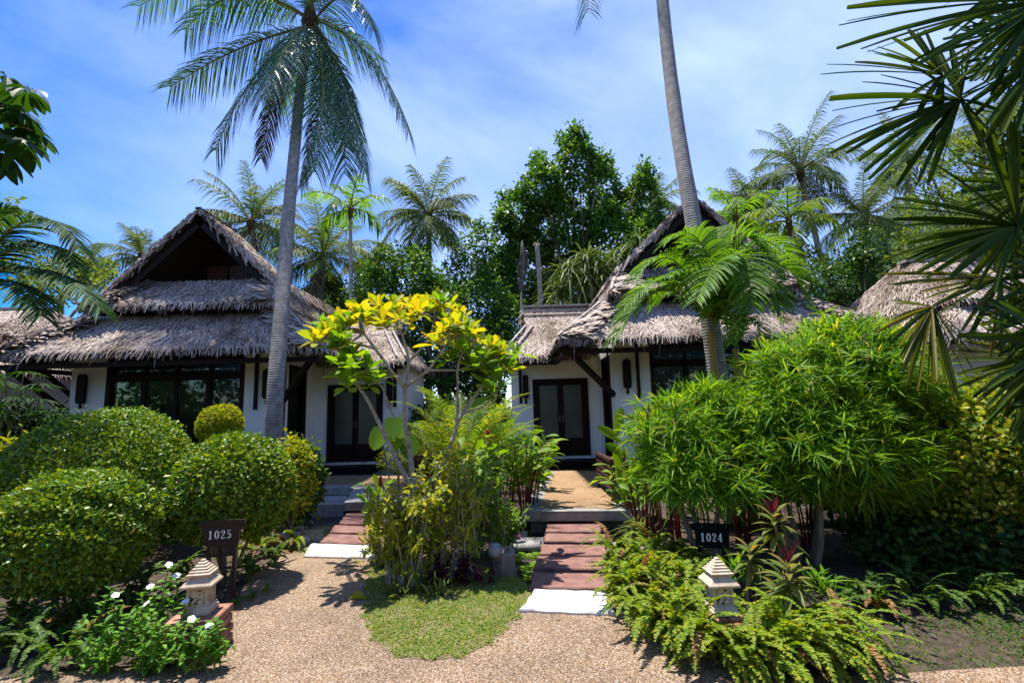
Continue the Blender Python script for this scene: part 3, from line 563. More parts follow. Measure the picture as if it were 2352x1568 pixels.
# partly hidden neighbours at both sides
def neighbour(cx, cyy, label, seed, side, zr=5.1, hw=3.3):
    root = thing('thatched_bungalow', label, 'bungalow', (cx, cyy, 0), 'white bungalows with thatched roofs')
    m = MB(); m.b2(cx-hw+.8, cx+hw-.8, cyy+1.2, cyy+5, 0, 2.9); m.build('wall', M_WALL, root)
    m = MB(); f = (cyy, cyy+6.2)
    thatch(m, (cx-hw, f[0], 2.7), (cx+hw, f[0], 2.7), (cx+hw-1.1, f[0]+1.1, 3.7), (cx-hw+1.1, f[0]+1.1, 3.7), seed=seed, fringe=.5)
    for sg in (-1, 1): thatch(m, (cx+sg*hw, f[0], 2.7), (cx+sg*hw, f[1], 2.7), (cx+sg*(hw-1.1), f[1]-1.1, 3.7), (cx+sg*(hw-1.1), f[0]+1.1, 3.7), seed=seed+2+sg, fringe=.5, step=.05)
    m.build('lower_thatch', [M_THATCH, M_THATCHB], root)
    m = MB()
    thatch(m, (cx-hw+.8, f[0]+.7, 3.62), (cx+hw-.8, f[0]+.7, 3.62), (cx+hw-1.6, f[0]+2.8, zr), (cx-hw+1.6, f[0]+2.8, zr), seed=seed+5, fringe=.4)
    for sg in (-1, 1): thatch(m, (cx+sg*(hw-.8), f[0]+.7, 3.62), (cx+sg*(hw-.8), f[1]-.7, 3.62), (cx+sg*(hw-1.6), f[1]-2.8, zr), (cx+sg*(hw-1.6), f[0]+2.8, zr), seed=seed+8+sg, fringe=.4, step=.05)
    thatch(m, (cx-hw+.8, f[1]-.7, 3.62), (cx+hw-.8, f[1]-.7, 3.62), (cx+hw-1.6, f[0]+3.1, zr), (cx-hw+1.6, f[0]+3.1, zr), seed=seed+12, step=.12, w=.1, row=.2)
    m.build('upper_thatch', [M_THATCH, M_THATCHB], root)
    m = MB(); m.bar((cx-hw+1.5, f[0]+2.9, zr+.08), (cx+hw-1.5, f[0]+2.9, zr+.08), .3, .07); m.build('ridge_cap', M_POLE, root)
    m = MB(); m.b2(cx-hw+.75, cx-hw+.8, cyy+2, cyy+3, 1.0, 2.2); m.b2(cx-.5, cx+.5, cyy+1.15, cyy+1.198, .9, 2.2); m.build('window', M_WOOD, root)
    return root
neighbour(-14.2, 9.8, 'partly hidden thatched bungalow behind the drooping palm fronds at the left picture edge', 500, 1, 4.55)
neighbour(11.9, 9.2, 'partly hidden thatched bungalow behind the large fan palm leaves at the right picture edge', 600, -1, 5.0)
# ================================================================== plant builders
LEAF = leaf_mat('clipped_leaf', [(.045, .115, .010), (.11, .215, .012), (.20, .31, .016), (.34, .40, .02), (.25, .17, .05)], .26, (1.7, 1.5, .3), spec=.4, rough=.4, pos=[0, .4, .75, .955, .985])
LEAFY = leaf_mat('yellow_green_leaf', [(.14, .22, .012), (.26, .31, .015), (.40, .38, .02)], .45, (1.6, 1.4, .3))
NARROW = leaf_mat('narrow_leaf', [(.055, .16, .012), (.12, .27, .015), (.24, .38, .02), (.40, .36, .04)], .5, (1.7, 1.5, .3), pos=[0, .45, .93, 1])
DARKLEAF = leaf_mat('dark_tree_leaf', [(.015, .05, .012), (.03, .085, .018), (.055, .12, .025), (.10, .17, .03)], .30, rough=.3)
MIDLEAF = leaf_mat('tree_leaf', [(.04, .09, .015), (.09, .15, .02), (.16, .2, .03)], .4)
COCO = leaf_mat('coconut_leaflet', [(.024, .09, .052), (.048, .14, .07), (.11, .19, .06)], .25, (1.8, 1.9, .5), rough=.3, spec=.5)
COCOF = leaf_mat('far_palm_leaflet', [(.045, .10, .022), (.09, .15, .035), (.18, .20, .06)], .35, (1.5, 1.5, .45), rough=.5, spec=.15)
COCOB = leaf_mat('dry_frond', [(.05, .043, .036), (.10, .085, .068)], .15, (1.1, 1.1, 1.0), rough=.7)
ARECA = leaf_mat('areca_leaflet', [(.05, .14, .014), (.10, .22, .018), (.17, .30, .025)], .45, (1.7, 1.6, .4))
GOLDEN = leaf_mat('golden_cane_leaflet', [(.06, .14, .012), (.12, .20, .016), (.20, .26, .02), (.32, .29, .025), (.32, .16, .02)], .42, pos=[0, .4, .8, .96, 1])
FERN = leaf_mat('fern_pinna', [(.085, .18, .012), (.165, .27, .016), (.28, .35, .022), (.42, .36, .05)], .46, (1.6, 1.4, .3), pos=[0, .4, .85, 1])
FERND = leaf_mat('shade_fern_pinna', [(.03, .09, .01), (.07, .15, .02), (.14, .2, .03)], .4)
PLUM = leaf_mat('plumeria_leaf', [(.13, .25, .018), (.24, .32, .018), (.40, .38, .018), (.52, .38, .02)], .5, (1.5, 1.35, .3), pos=[0, .25, .6, 1])
BROAD = leaf_mat('ginger_leaf', [(.07, .18, .015), (.14, .27, .018), (.22, .34, .022)], .5, (1.7, 1.5, .35))
VARIEG = leaf_mat('variegated_leaf', [(.06, .13, .012), (.13, .21, .015), (.28, .33, .02), (.55, .52, .09)], .42, (1.5, 1.4, .35))
PURPLE = leaf_mat('purple_leaf', [(.04, .008, .016), (.09, .018, .032)], .35, (1.6, .8, 1.0))
REDLEAF = leaf_mat('cordyline_red', [(.06, .014, .018), (.15, .025, .035)], .3, (1.4, .7, .7))
CORDY = leaf_mat('cordyline_green', [(.06, .10, .02), (.14, .18, .03), (.22, .17, .04)], .42)
FAN = leaf_mat('fan_palm_leaf', [(.016, .045, .005), (.032, .068, .007), (.06, .095, .010)], .32, (2.0, 1.8, .3), rough=.55, spec=.05)
FANY = leaf_mat('fan_palm_old_leaf', [(.035, .065, .012), (.08, .10, .015), (.15, .13, .02)], .35)
BROWNF = leaf_mat('withered_fern', [(.22, .11, .04), (.34, .2, .07)], .35, (1.3, 1.1, .7))
GRASS = leaf_mat('grass_blade', [(.08, .18, .016), (.15, .25, .024), (.27, .30, .06), (.44, .38, .16)], .35, pos=[0, .4, .75, 1])
SPIKY = leaf_mat('strap_leaf', [(.08, .14, .03), (.16, .21, .04), (.30, .30, .08)], .4)
PANDAN = leaf_mat('pandan_leaf', [(.05, .10, .03), (.10, .16, .045), (.18, .23, .07)], .28, (1.5, 1.5, .5))
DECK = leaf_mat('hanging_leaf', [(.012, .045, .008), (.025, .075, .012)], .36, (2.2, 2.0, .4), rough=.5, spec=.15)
STEMG = noise_mat('green_stem', [(.10, .13, .03), (.22, .22, .06)], 8, rough=.6)
STEMR = noise_mat('red_stem', [(.09, .008, .010), (.22, .022, .03)], 8, rough=.4)
STEMO = noise_mat('orange_crownshaft', [(.16, .17, .04), (.38, .24, .06), (.42, .17, .05)], 3, rough=.5, stretch=(1, 1, .6))
RACHIS = noise_mat('frond_rib', [(.14, .15, .04), (.26, .23, .08)], 7, rough=.5)
FLOWER = plain('white_petal', (.78, .76, .80), .6)
REDFLOWER = plain('red_bract', (.32, .012, .018), .45)
PINK = plain('pink_petal', (.62, .16, .42), .5)
FIBRE = noise_mat('palm_fibre', [(.05, .03, .018), (.14, .09, .05)], 18, rough=.95, bump=.5)
UP = np.array([0, 0, 1.0])
def rs(seed): return np.random.default_rng(seed)
def bez(a, b, c, n=16):
    """curve through a, b (middle), c"""
    a, b, c = a3(a), a3(b), a3(c); q = 2*b-(a+c)/2; t = np.linspace(0, 1, n)[:, None]
    return (1-t)**2*a+2*t*(1-t)*q+t*t*c
def along(P, t):
    """positions and tangents of polyline P at parameters t"""
    P = np.asarray(P); d = np.r_[0, np.cumsum(np.linalg.norm(np.diff(P, axis=0), axis=1))]; d = d/d[-1]
    Q = np.stack([np.interp(t, d, P[:, k]) for k in range(3)], 1); G = np.gradient(P, axis=0); T = norm(np.stack([np.interp(t, d, G[:, k]) for k in range(3)], 1))
    return Q, T
def frond(mb, P, pairs=40, ll=.5, lw=.03, fwd=.55, vee=.15, hang=.35, tpl=T_STRAP, r=None, rad=.018, t0=.12, m=0, ms=1, jit=.1, taper=.35):
    """pinnate leaf along the curve P: rib plus two rows of leaflets"""
    t = np.linspace(t0, .995, pairs); Q, T = along(P, t)
    S = np.cross(T, UP); bad = np.linalg.norm(S, axis=1) < .15; S[bad] = np.cross(T[bad], [.3, 1, 0.]); S = norm(S); Nn = np.cross(S, T)
    prof = np.minimum(1, .45+2.4*(t-t0))*(1-(1-taper)*np.clip((t-.45)/.55, 0, 1)**1.5)
    for sg in (-1, 1):
        k = len(t); D = S*sg+T*(fwd+.5*t[:, None]**2)+Nn*vee+r.normal(0, jit, (k, 3))
        mb.leaves(Q+T*r.uniform(-.01, .01, (k, 1)), D, Nn+r.normal(0, .25, (k, 3)), ll*prof*r.uniform(.85, 1.12, k), lw*(.6+.4*prof), tpl, hang*r.uniform(.7, 1.3, k), m)
    mb.tube(P, np.linspace(rad, rad*.2, len(P)), 5, ms)
def frond_curve(base, az, el, ln, droop, n=14, r=None, p=1.4):
    t = np.linspace(0, 1, n); e = el-droop*t**p; a = az+(r.normal(0, .12) if r is not None else 0)*t
    D = np.stack([np.cos(e)*np.cos(a), np.cos(e)*np.sin(a), np.sin(e)], 1)
    return np.concatenate([[a3(base)], a3(base)+np.cumsum(D[:-1]*ln/(n-1), axis=0)])
def trunk(mb, pts, r0, r1, k=10, n=26, flare=.25, m=0, wob=.01, seed=0):
    P = np.array([a3(p) for p in pts]); t = np.linspace(0, 1, n); Q, _ = along(P, t)
    if len(P) > 2:
        for _i in range(4): Q[1:-1] = (Q[:-2]+2*Q[1:-1]+Q[2:])/4
    rr = r0+(r1-r0)*t**.8+r0*flare*np.exp(-t*18)+rs(seed).normal(0, wob*r0*3, n)
    mb.tube(Q, rr, k, m); return Q
def palm(name, label, cat, base, top, seed, nf=18, ln=3.2, r0=.16, r1=.11, ll=.85, lw=.036, leaf=None, group=None, mid=None, pairs=56, elmax=1.4, elmin=-.30, hang=.75, tpl=T_STRAP2, bark=None, dead=2, droop=(1.0, 1.75)):
    r = rs(seed); o = thing(name, label, cat, base, group); leaf = leaf or COCOF
    m = MB(); trunk(m, [base]+([mid] if mid is not None else [])+[top], r0, r1, 10, seed=seed); m.build('trunk', bark or M_COCO, o, smooth=True)
    m = MB(); a0 = r.uniform(0, 6)
    for i in range(nf):
        f = i/(nf-1); el = elmax+(elmin-elmax)*f**.85; az = a0+i*2.39996+r.normal(0, .15)
        P = frond_curve(a3(top)+UP*r.uniform(-.1, .15), az, el, ln*r.uniform(.8, 1.08)*(1-.15*f), r.uniform(*droop)*(.55+.45*f), r=r)
        frond(m, P, pairs, ll, lw, .65, .1, hang, tpl, r, .03, .13)
    m.lathe([(r1*.9, -.5), (r1*1.7, -.1), (r1*1.5, .15), (.02, .4)], 8, 2, a3(top))
    for i in range(dead):
        P = frond_curve(a3(top)-UP*.2, r.uniform(0, 6.3), -.9, ln*.75, .7, r=r); frond(m, P, pairs//2, ll*.8, lw*.8, .6, -.2, .7, tpl, r, .02, .2, m=3)
    m.build('crown', [leaf, RACHIS, FIBRE, COCOB], o)
    return o
def sphere_dirs(n, r): return norm(r.normal(0, 1, (n, 3)))
def leaf_blob(mb, c, rad, n, ll, lw, r, tpl=T_SMALL, m=0, clump=.16, per=26, shell=.62, up=.35, droop=.15, lo=-1.0, taper=.55):
    """leaves in clumps through the outer part of an ellipsoid"""
    k = max(3, n//per); d = sphere_dirs(k*2, r); d = d[d[:, 2] > lo][:k]; k = len(d)
    d = d*np.c_[np.ones((k, 2))*(1-taper*np.clip(d[:, 2:3], 0, 1)**1.2), np.ones(k)]; cc = np.array(c)+d*np.array(rad)*(shell+(1.0-shell)*r.uniform(0, 1, (k, 1))**.6)
    P = np.repeat(cc, per, 0)+r.normal(0, clump, (k*per, 3)); out = np.repeat(d, per, 0)
    D = out*.6+r.normal(0, .6, P.shape)+np.array([0, 0, up*.3]); U = UP*.8+out*.6+r.normal(0, .4, P.shape)
    mb.leaves(P, D, U, ll*r.uniform(.6, 1.2, len(P)), lw*r.uniform(.7, 1.15, len(P)), tpl, droop, m)
def tree(name, label, lobes, Y, seed, leaf, ll=.15, lw=.08, dens=1.0, base=None, group=None, tr=.14, depth=1.0, tpl=T_SMALL, bark=None, clump=.17, cat='tree'):
    """broadleaf tree; lobes = (u, v, ru, rv) read from the photo, each with its own depth"""
    r = rs(seed); cs = []
    s = Y/FPX
    for u, v, ru, rv in lobes:
        p = at(u, v, Y+r.uniform(-.5, .5)*depth*2); cs.append((a3(p), np.array([ru*s, min(ru, rv)*s*.95*depth, rv*s])))
    low = min(c[0][2]-c[1][2] for c in cs); mx_ = float(np.mean([c[0][0] for c in cs]))
    b = np.array([mx_ if base is None else base, Y, 0.0]); o = thing(name, label, cat, b, group)
    m = MB(); zt = max(.8, low+.6*(np.mean([c[0][2] for c in cs])-low)); hub = np.array([mx_, Y, zt])
    Q = trunk(m, [b, (b+hub)/2+np.array([.1, 0, 0]), hub], tr, tr*.6, 8, 10, seed=seed)
    for c, rad in cs:
        st = Q[int(r.integers(4, 9))]; P = bez(st, (st+c)/2+r.normal(0, .12, 3), c+np.array([0, 0, rad[2]*.5]), 7); m.tube(P, np.linspace(tr*.45, .015, 7), 5)
    m.build('trunk', bark or M_BARK, o, smooth=True)
    m = MB()
    for c, rad in cs:
        area = rad[0]*rad[2]*3.14*1.6+rad[0]*rad[1]; leaf_blob(m, c, rad, int(area*230*dens), ll, lw, r, tpl, clump=clump)
    m.build('crown', leaf, o)
    return o
def clipped(label, c, rad, n, seed, leaf, ll=.055, lw=.028, lo=-.45, stems=5, group='round clipped shrubs', name='round_shrub', jit=.022, depth=.11, bark=None, sr=.022):
    r = rs(seed); c = np.array(c); rad = np.array(rad); o = thing(name, label, 'shrub', (c[0], c[1], 0), group)
    m = MB()
    for i in range(stems):
        a = r.uniform(0, 6.3); e = c+np.array([math.cos(a)*rad[0]*.6, math.sin(a)*rad[1]*.6, rad[2]*r.uniform(-.1, .5)]); b = np.array([c[0]+r.uniform(-.1, .1), c[1]+r.uniform(-.1, .1), -.05])
        P = bez(b, (b*.5+e*.5)+r.normal(0, .05, 3), e, 7); m.tube(P, np.linspace(sr, .006, 7), 5)
        for q in range(5):
            e2 = e+r.normal(0, .25, 3)*rad; P2 = bez(P[3+q % 3], (P[4]+e2)/2, e2, 5); m.tube(P2, np.linspace(.009, .003, 5), 4)
    m.build('stem', M_BARK, o)
    m = MB(); d = sphere_dirs(int(n*1.6), r); d = d[d[:, 2] > lo][:n]
    bump = 1+.035*np.sin(d @ r.normal(0, 5, 3)+1)+.03*np.sin(d @ r.normal(0, 9, 3))
    dep = r.uniform(0, 1, len(d))**2.0
    rr = bump*(1-dep*depth)+r.normal(0, jit, len(d))*(1+1.2*(r.uniform(0, 1, len(d)) > .93))
    P = c+d*rad*rr[:, None]
    D = d*.45+r.normal(0, .6, P.shape)+UP*.25; U = d+UP*.5+r.normal(0, .45, P.shape)
    m.leaves(P, D, U, ll*r.uniform(.55, 1.25, len(d)), lw*r.uniform(.7, 1.2, len(d)), T_OVAL, .1)
    m.build('foliage', leaf, o)
    return o
def narrow_shrub(label, base, lobes, seed, leaf, tips, per=13, ll=.215, lw=.0165, trunks=4, r0=.035, group='narrow-leaved green shrubs', hubz=.75):
    """shrub whose shoot tips carry star-like whorls of narrow leaves"""
    r = rs(seed); o = thing('narrow_leaf_shrub', label, 'shrub', base, group); b0 = a3(base); m = MB(); hubs = []
    for i in range(trunks):
        a = i*6.283/trunks+r.uniform(-.4, .4); b = b0+np.array([math.cos(a)*.1, math.sin(a)*.08, -.05]); h = b0+np.array([math.cos(a)*.34, math.sin(a)*.22, hubz*r.uniform(.8, 1.15)])
        P = bez(b, (b+h)/2+r.normal(0, .05, 3), h, 8); m.tube(P, np.linspace(r0, r0*.65, 8)*r.uniform(.75, 1.15), 7); hubs.append(h)
    mt = MB()
    for c, rad, w in lobes:
        c = np.array(c); rad = np.array(rad); k = int(tips*w); d = sphere_dirs(k*2, r); d = d[d[:, 2] > -.72][:k]
        sc = .45+.55*r.uniform(0, 1, (len(d), 1))**.45; T = c+d*rad*sc*(1+.11*r.normal(0, 1, (len(d), 1))+.25*(r.uniform(0, 1, (len(d), 1)) > .94))
        ax = norm(d*.8+UP*.55+r.normal(0, .25, d.shape))
        for i in range(0, len(d), 7):
            h = hubs[int(np.argmin([np.linalg.norm(T[i]-x) for x in hubs]))]; P = bez(h, (h+T[i])/2+np.array([0, 0, -.08])+r.normal(0, .05, 3), T[i], 6); m.tube(P, np.linspace(r0*.36, .003, 6), 4)
        A = np.repeat(ax, per, 0); n = len(A); X = norm(np.cross(A, r.normal(0, 1, (n, 3)))); op = r.uniform(.35, 1.5, n)[:, None]
        s = r.uniform(0, 1, n)[:, None]; D = norm(A*np.cos(op)+X*np.sin(op)); P = np.repeat(T, per, 0)-A*(s*.10)
        mt.leaves(P, D, A+r.normal(0, .2, (n, 3)), ll*r.uniform(.6, 1.2, n), lw*r.uniform(.8, 1.25, n), T_LANCE, r.uniform(.05, .4, n))
    m.build('stem', M_BARK, o, smooth=True); mt.build('foliage', leaf, o)
    return o
def fern(label, base, seed, leaf, n=16, ln=.45, group='sword ferns', out=None, w=.034):
    r = rs(seed); o = thing('fern', label, 'fern', base, group); m = MB(); b = a3(base)
    for i in range(n):
        az = r.uniform(0, 6.283) if out is None or r.uniform() < .35 else out+r.normal(0, .75)
        P = frond_curve(b+r.normal(0, .04, 3)*np.array([1, 1, .3]), az, r.uniform(.55, 1.4), ln*r.uniform(.6, 1.15), r.uniform(1.2, 2.5), 12, r)
        P[:, 2] = np.maximum(P[:, 2], .02)
        frond(m, P, 34, w*1.12, w*.6, .2, .1, .1, T_PINNA, r, .004, .06, jit=.10, taper=.25, m=2 if r.uniform() < .07 else 0)
    m.build('frond_mass', [leaf, STEMG, BROWNF], o)
    return o
def strap_clump(name, label, cat, base, seed, leaf, n=40, ln=.6, lw=.02, el=(.3, 1.4), droop=.5, group=None, tpl=T_STRAP, r_=0.04, part='foliage', parent=None):
    r = rs(seed); o = parent or thing(name, label, cat, base, group); m = MB(); a = r.uniform(0, 6.283, n); e = r.uniform(*el, n)
    D = np.stack([np.cos(e)*np.cos(a), np.cos(e)*np.sin(a), np.sin(e)], 1)
    m.leaves(a3(base)+r.normal(0, r_, (n, 3)), D, UP+r.normal(0, .2, (n, 3)), ln*r.uniform(.6, 1.15, n), lw*r.uniform(.8, 1.2, n), tpl, droop*r.uniform(.4, 1.3, n))
    m.build(part, leaf, o); return o
def ginger(label, base, seed, n=9, h=1.3, spread=.35, leaf=None, stem=None, ll=.32, lw=.085, group='ginger clumps', name='ginger_plant', lean=.25, flower=0, nl=9, tfrom=.35):
    r = rs(seed); o = thing(name, label, 'plant', base, group); b = a3(base); ms = MB(); ml = MB(); tops = []
    for i in range(n):
        a = r.uniform(0, 6.283); q = b+np.array([math.cos(a), math.sin(a)*.7, 0])*spread*r.uniform(.1, 1); hh = h*r.uniform(.7, 1.12); e = q+np.array([math.cos(a)*lean*hh, math.sin(a)*lean*hh, hh])
        P = bez(q, (q+e)/2+np.array([-math.cos(a), -math.sin(a), 0])*.05, e, 9); ms.tube(P, np.linspace(.014, .006, 9), 6); tops.append(e)
        t = np.linspace(tfrom, 1, nl); Q, T = along(P, t); S = norm(np.cross(T, [math.sin(a+1), math.cos(a), .1])); sg = np.where(np.arange(nl) % 2, 1, -1)[:, None]
        ml.leaves(Q, S*sg*.9+T*.75+r.normal(0, .22, (nl, 3)), T+r.normal(0, .2, (nl, 3)), ll*r.uniform(.7, 1.15, nl), lw*r.uniform(.8, 1.15, nl), T_BIG, r.uniform(.1, .5, nl))
    ms.build('stem', stem or STEMG, o, smooth=True); ml.build('foliage', leaf or BROAD, o)
    for i in range(flower):
        f = MB(); f.lathe([(.006, 0), (.022, .02), (.026, .06), (.018, .11), (.004, .14)], 9, 0, tops[i]+np.array([0, 0, .0])); f.build('red_flower_spike', REDFLOWER, o, smooth=True)
    return o
TREELEAF = leaf_mat('glossy_tree_leaf', [(.022, .075, .014), (.045, .125, .018), (.085, .185, .026), (.14, .24, .03)], .34, rough=.4, spec=.3)
DPALM = leaf_mat('dark_palm_leaflet', [(.012, .05, .014), (.03, .085, .02), (.06, .12, .03)], .3, rough=.5, spec=.08)  # darkened leaf colour stands in for the shade on the left-edge fronds
YARECA = leaf_mat('yellowing_areca_leaflet', [(.045, .11, .015), (.09, .165, .018), (.17, .22, .025)], .4)
# ================================================================== background trees and palms
def P0(u, v, Y):
    p = at(u, v, Y); return Vector((p.x, p.y, 0))
tree('broadleaf_tree', 'tall dark green tree with several pointed tops, behind the gap between the bungalows', [(1325, 318, 16, 30), (1292, 335, 14, 30), (1238, 380, 18, 30), (1382, 372, 17, 32), (1478, 402, 19, 28), (1160, 462, 14, 32), (1325, 375, 38, 70), (1243, 425, 48, 62), (1385, 435, 46, 80), (1480, 465, 50, 82), (1190, 490, 45, 60), (1160, 540, 32, 60), (1290, 530, 85, 95), (1400, 570, 85, 110), (1490, 590, 50, 100), (1210, 630, 75, 105), (1310, 690, 95, 90), (1150, 660, 45, 80), (1430, 690, 85, 80), (1535, 575, 22, 45)], 19, 11, TREELEAF, .2, .12, 1.9, tr=.2, clump=.14)
tree('broadleaf_tree', 'lower dark green tree behind the plumeria, left of the tallest tree', [(1100, 565, 32, 55), (1060, 630, 55, 60), (890, 620, 35, 60), (950, 650, 60, 75), (1000, 700, 70, 70), (1115, 690, 55, 75), (850, 665, 45, 60), (1120, 790, 70, 70), (1000, 800, 80, 80), (900, 760, 50, 80), (1180, 760, 45, 60), (1040, 900, 120, 70)], 17, 12, TREELEAF, .17, .10, 1.7, tr=.15)
tree('broadleaf_tree', 'yellow-green tree showing over the leftmost thatched roof', [(215, 625, 48, 32), (150, 615, 50, 32), (60, 610, 60, 40), (250, 655, 28, 28), (100, 660, 60, 40)], 17, 13, MIDLEAF, .17, .10, 1.2)
tree('broadleaf_tree', 'leafy tree crown at the left picture edge, above the palm fronds', [(-10, 495, 42, 26), (25, 480, 26, 16), (-40, 520, 50, 30)], 9, 14, MIDLEAF, .13, .07, 1.6, clump=.1)
tree('broadleaf_tree', 'dark green tree right of the right bungalow, under the tall coconut palms', [(1960, 640, 50, 70), (2040, 630, 55, 60), (1900, 650, 45, 45), (1990, 570, 36, 40), (1940, 720, 60, 50), (1830, 680, 50, 60), (2080, 700, 60, 60)], 18, 15, DARKLEAF, .2, .11, 1.2)
tree('broadleaf_tree', 'sunlit yellow-green tree behind the fan palm leaves at the right edge', [(2230, 410, 75, 100), (2330, 320, 60, 50), (2150, 490, 60, 60), (2300, 520, 80, 80), (2200, 580, 60, 60), (2120, 380, 30, 30), (2380, 430, 60, 100), (2100, 560, 40, 40)], 12, 16, MIDLEAF, .17, .05, 1.0, tpl=T_LANCE)
tree('broadleaf_tree', 'dark leafy tree filling behind the far right thatched roof', [(2200, 650, 90, 80), (2340, 640, 90, 90), (2420, 560, 80, 100)], 17, 17, DARKLEAF, .19, .11, 1.2)
tree('broadleaf_tree', 'low dark tree behind the left bungalow wing', [(760, 690, 60, 60), (700, 720, 60, 60), (830, 730, 60, 70)], 21, 18, DARKLEAF, .2, .11, 1.1)
tree('broadleaf_tree', 'low green tree peeping behind the right bungalow roof, below the arecas', [(1720, 600, 70, 60), (1790, 590, 50, 60), (1860, 620, 50, 50), (1660, 560, 50, 50)], 20, 19, MIDLEAF, .2, .11, 1.1)
CP = 'coconut palms behind the bungalows'
def bp(label, u, v, Y, seed, ub=None, vb=700, **k):
    top = at(u, v, Y); ub = u if ub is None else ub; b = at(ub, vb, Y); sl = (b.x-top.x)/max(.1, top.z-b.z); base = Vector((b.x+sl*b.z, Y, 0))
    return palm('coconut_palm', label, 'palm', base, top, seed, group=CP, **k)
bp('full coconut palm rising behind the left bungalow gable, left of the tall trunk', 578, 515, 20, 21, 590, 610, nf=21, ln=3.1, elmax=1.4)
bp('coconut palm right behind the tall left trunk, its crown low over the wing roof', 742, 590, 19, 22, 735, 690, nf=21, ln=2.9)
bp('silvery coconut palm standing alone between the bungalows', 985, 500, 19, 23, 985, 690, nf=20, ln=2.75, r0=.15)
bp('small coconut palm peeping over the left slope of the left gable', 325, 590, 24, 24, nf=14, ln=2.2)
bp('tiny distant palm top above the leftmost roof', 203, 607, 30, 25, nf=12, ln=1.9)
bp('tall coconut palm with long pale trunk, right of the right bungalow', 1838, 395, 21, 26, 1905, 675, nf=22, ln=3.3, r0=.2)
bp('coconut palm half hidden by fan palm tips, right of the tallest background palm', 1985, 500, 21, 27, 1990, 640, nf=18, ln=2.9)
bp('coconut palm crown behind the fan leaf tips, high at the right', 2085, 370, 23, 28, nf=16, ln=2.8)
bp('coconut palm with a frond over the yellow-green tree at the right edge', 2255, 300, 23, 29, nf=14, ln=2.4)
bp('palm peeping out behind the right shoulder of the tallest tree', 1505, 470, 25, 30, nf=14, ln=3.0)
bp('coconut palm whose fronds rise just right of the right gable', 1720, 470, 23, 31, nf=16, ln=2.6)
bp('faint palm crown between the slim areca and the silvery coconut palm', 850, 610, 24, 32, nf=12, ln=2.0)
AP = 'slim areca palms behind the bungalows'
def ap(label, u, v, Y, seed, ub, vb, leaf, ln=1.7, nf=9, **k):
    top = at(u, v, Y); b = at(ub, vb, Y); sl = (b.x-top.x)/max(.1, top.z-b.z); base = Vector((b.x+sl*b.z, Y, 0))
    return palm('areca_palm', label, 'palm', base, top, seed, nf=nf, ln=ln, r0=.085, r1=.06, ll=.62, lw=.075, leaf=leaf, group=AP, pairs=16, elmax=1.25, elmin=.1, hang=.7, bark=M_PALEBARK, dead=0, droop=(1.7, 2.5), **k)
ap('slim palm with white trunk and drooping dark leaves above the left wing roof', 805, 480, 16, 33, 806, 690, ARECA)
ap('slim yellowing palm stem in front of the lower tree, beside the silvery palm', 948, 600, 18, 34, 948, 690, YARECA, 1.0, 6)
ap('slim palm with drooping yellow-green leaves in front of the tall right coconut palm', 1812, 512, 15, 35, 1838, 660, YARECA, 1.9, 11)
ap('slim palm with pale green leaves just right of the right gable', 1690, 500, 17, 36, 1690, 640, ARECA, 1.7, 9)
# bare snag and hanging dead frond
o = thing('palm_snag', 'bare broken palm trunk without crown in front of the tallest tree', 'trunk', P0(1240, 690, 15)); m = MB(); trunk(m, [o.location, at(1240, 640, 15), at(1233, 560, 15)], .085, .07, 10, seed=3); t_ = a3(at(1233, 560, 15))
for k in range(7): m.tube([t_+np.array([math.cos(k)*.06, math.sin(k)*.06, -.1]), t_+np.array([math.cos(k)*.11, math.sin(k)*.1, .02+.03*(k % 3)])], [.03, .008], 4)
m.build('trunk', M_COCO, o, smooth=True)
o = thing('dry_palm', 'dead palm stem with a hanging pale dry frond, left of the bare broken trunk', 'palm', P0(1196, 690, 15.2)); m = MB(); trunk(m, [o.location, at(1196, 640, 15.2), at(1199, 555, 15.2)], .05, .035, 8, seed=4); m.build('trunk', M_PALEBARK, o)
m = MB(); frond(m, bez(at(1199, 552, 15.1), at(1202, 590, 15.0), at(1197, 668, 15.0), 12), 40, .3, .03, .9, 0, .8, T_STRAP2, rs(5), .015, .1); m.build('dry_frond', [COCOB, M_PALEBARK], o)
# pandanus-like mass of long straps behind the right wing roof
def pandan(label, pts, Y, seed, ln, n):
    r = rs(seed); c = at(pts[0][0], pts[0][1], Y); o = thing('screw_pine', label, 'plant', (c.x, c.y, 0), 'screw pines behind the right wing roof'); m = MB(); ms = MB()
    for u, v in pts:
        p = a3(at(u, v, Y+r.uniform(-.4, .4))); ms.tube(bez((p[0], p[1]+.3, 0), p*np.array([1, 1, .5])+r.normal(0, .1, 3), p, 7), np.linspace(.07, .05, 7), 6); a = r.uniform(0, 6.283, n); e = r.uniform(-.1, 1.4, n); D = np.stack([np.cos(e)*np.cos(a), np.cos(e)*np.sin(a), np.sin(e)], 1)
        m.leaves(p+r.normal(0, .08, (n, 3)), D, UP, ln*r.uniform(.6, 1.1, n), .055*r.uniform(.7, 1.2, n), T_STRAP, r.uniform(.4, 1.3, n))
    ms.build('stem', M_BARK, o); m.build('foliage', PANDAN, o)
pandan('pale strap-leaved screw pine spilling over the right wing roof ridge', [(1330, 650), (1380, 625), (1290, 680), (1350, 600), (1310, 625), (1400, 660)], 15.8, 41, 1.5, 90)
pandan('strap-leaved screw pine against the left slope of the right gable', [(1440, 590), (1465, 620), (1410, 600), (1470, 560)], 16.2, 42, 1.4, 80)
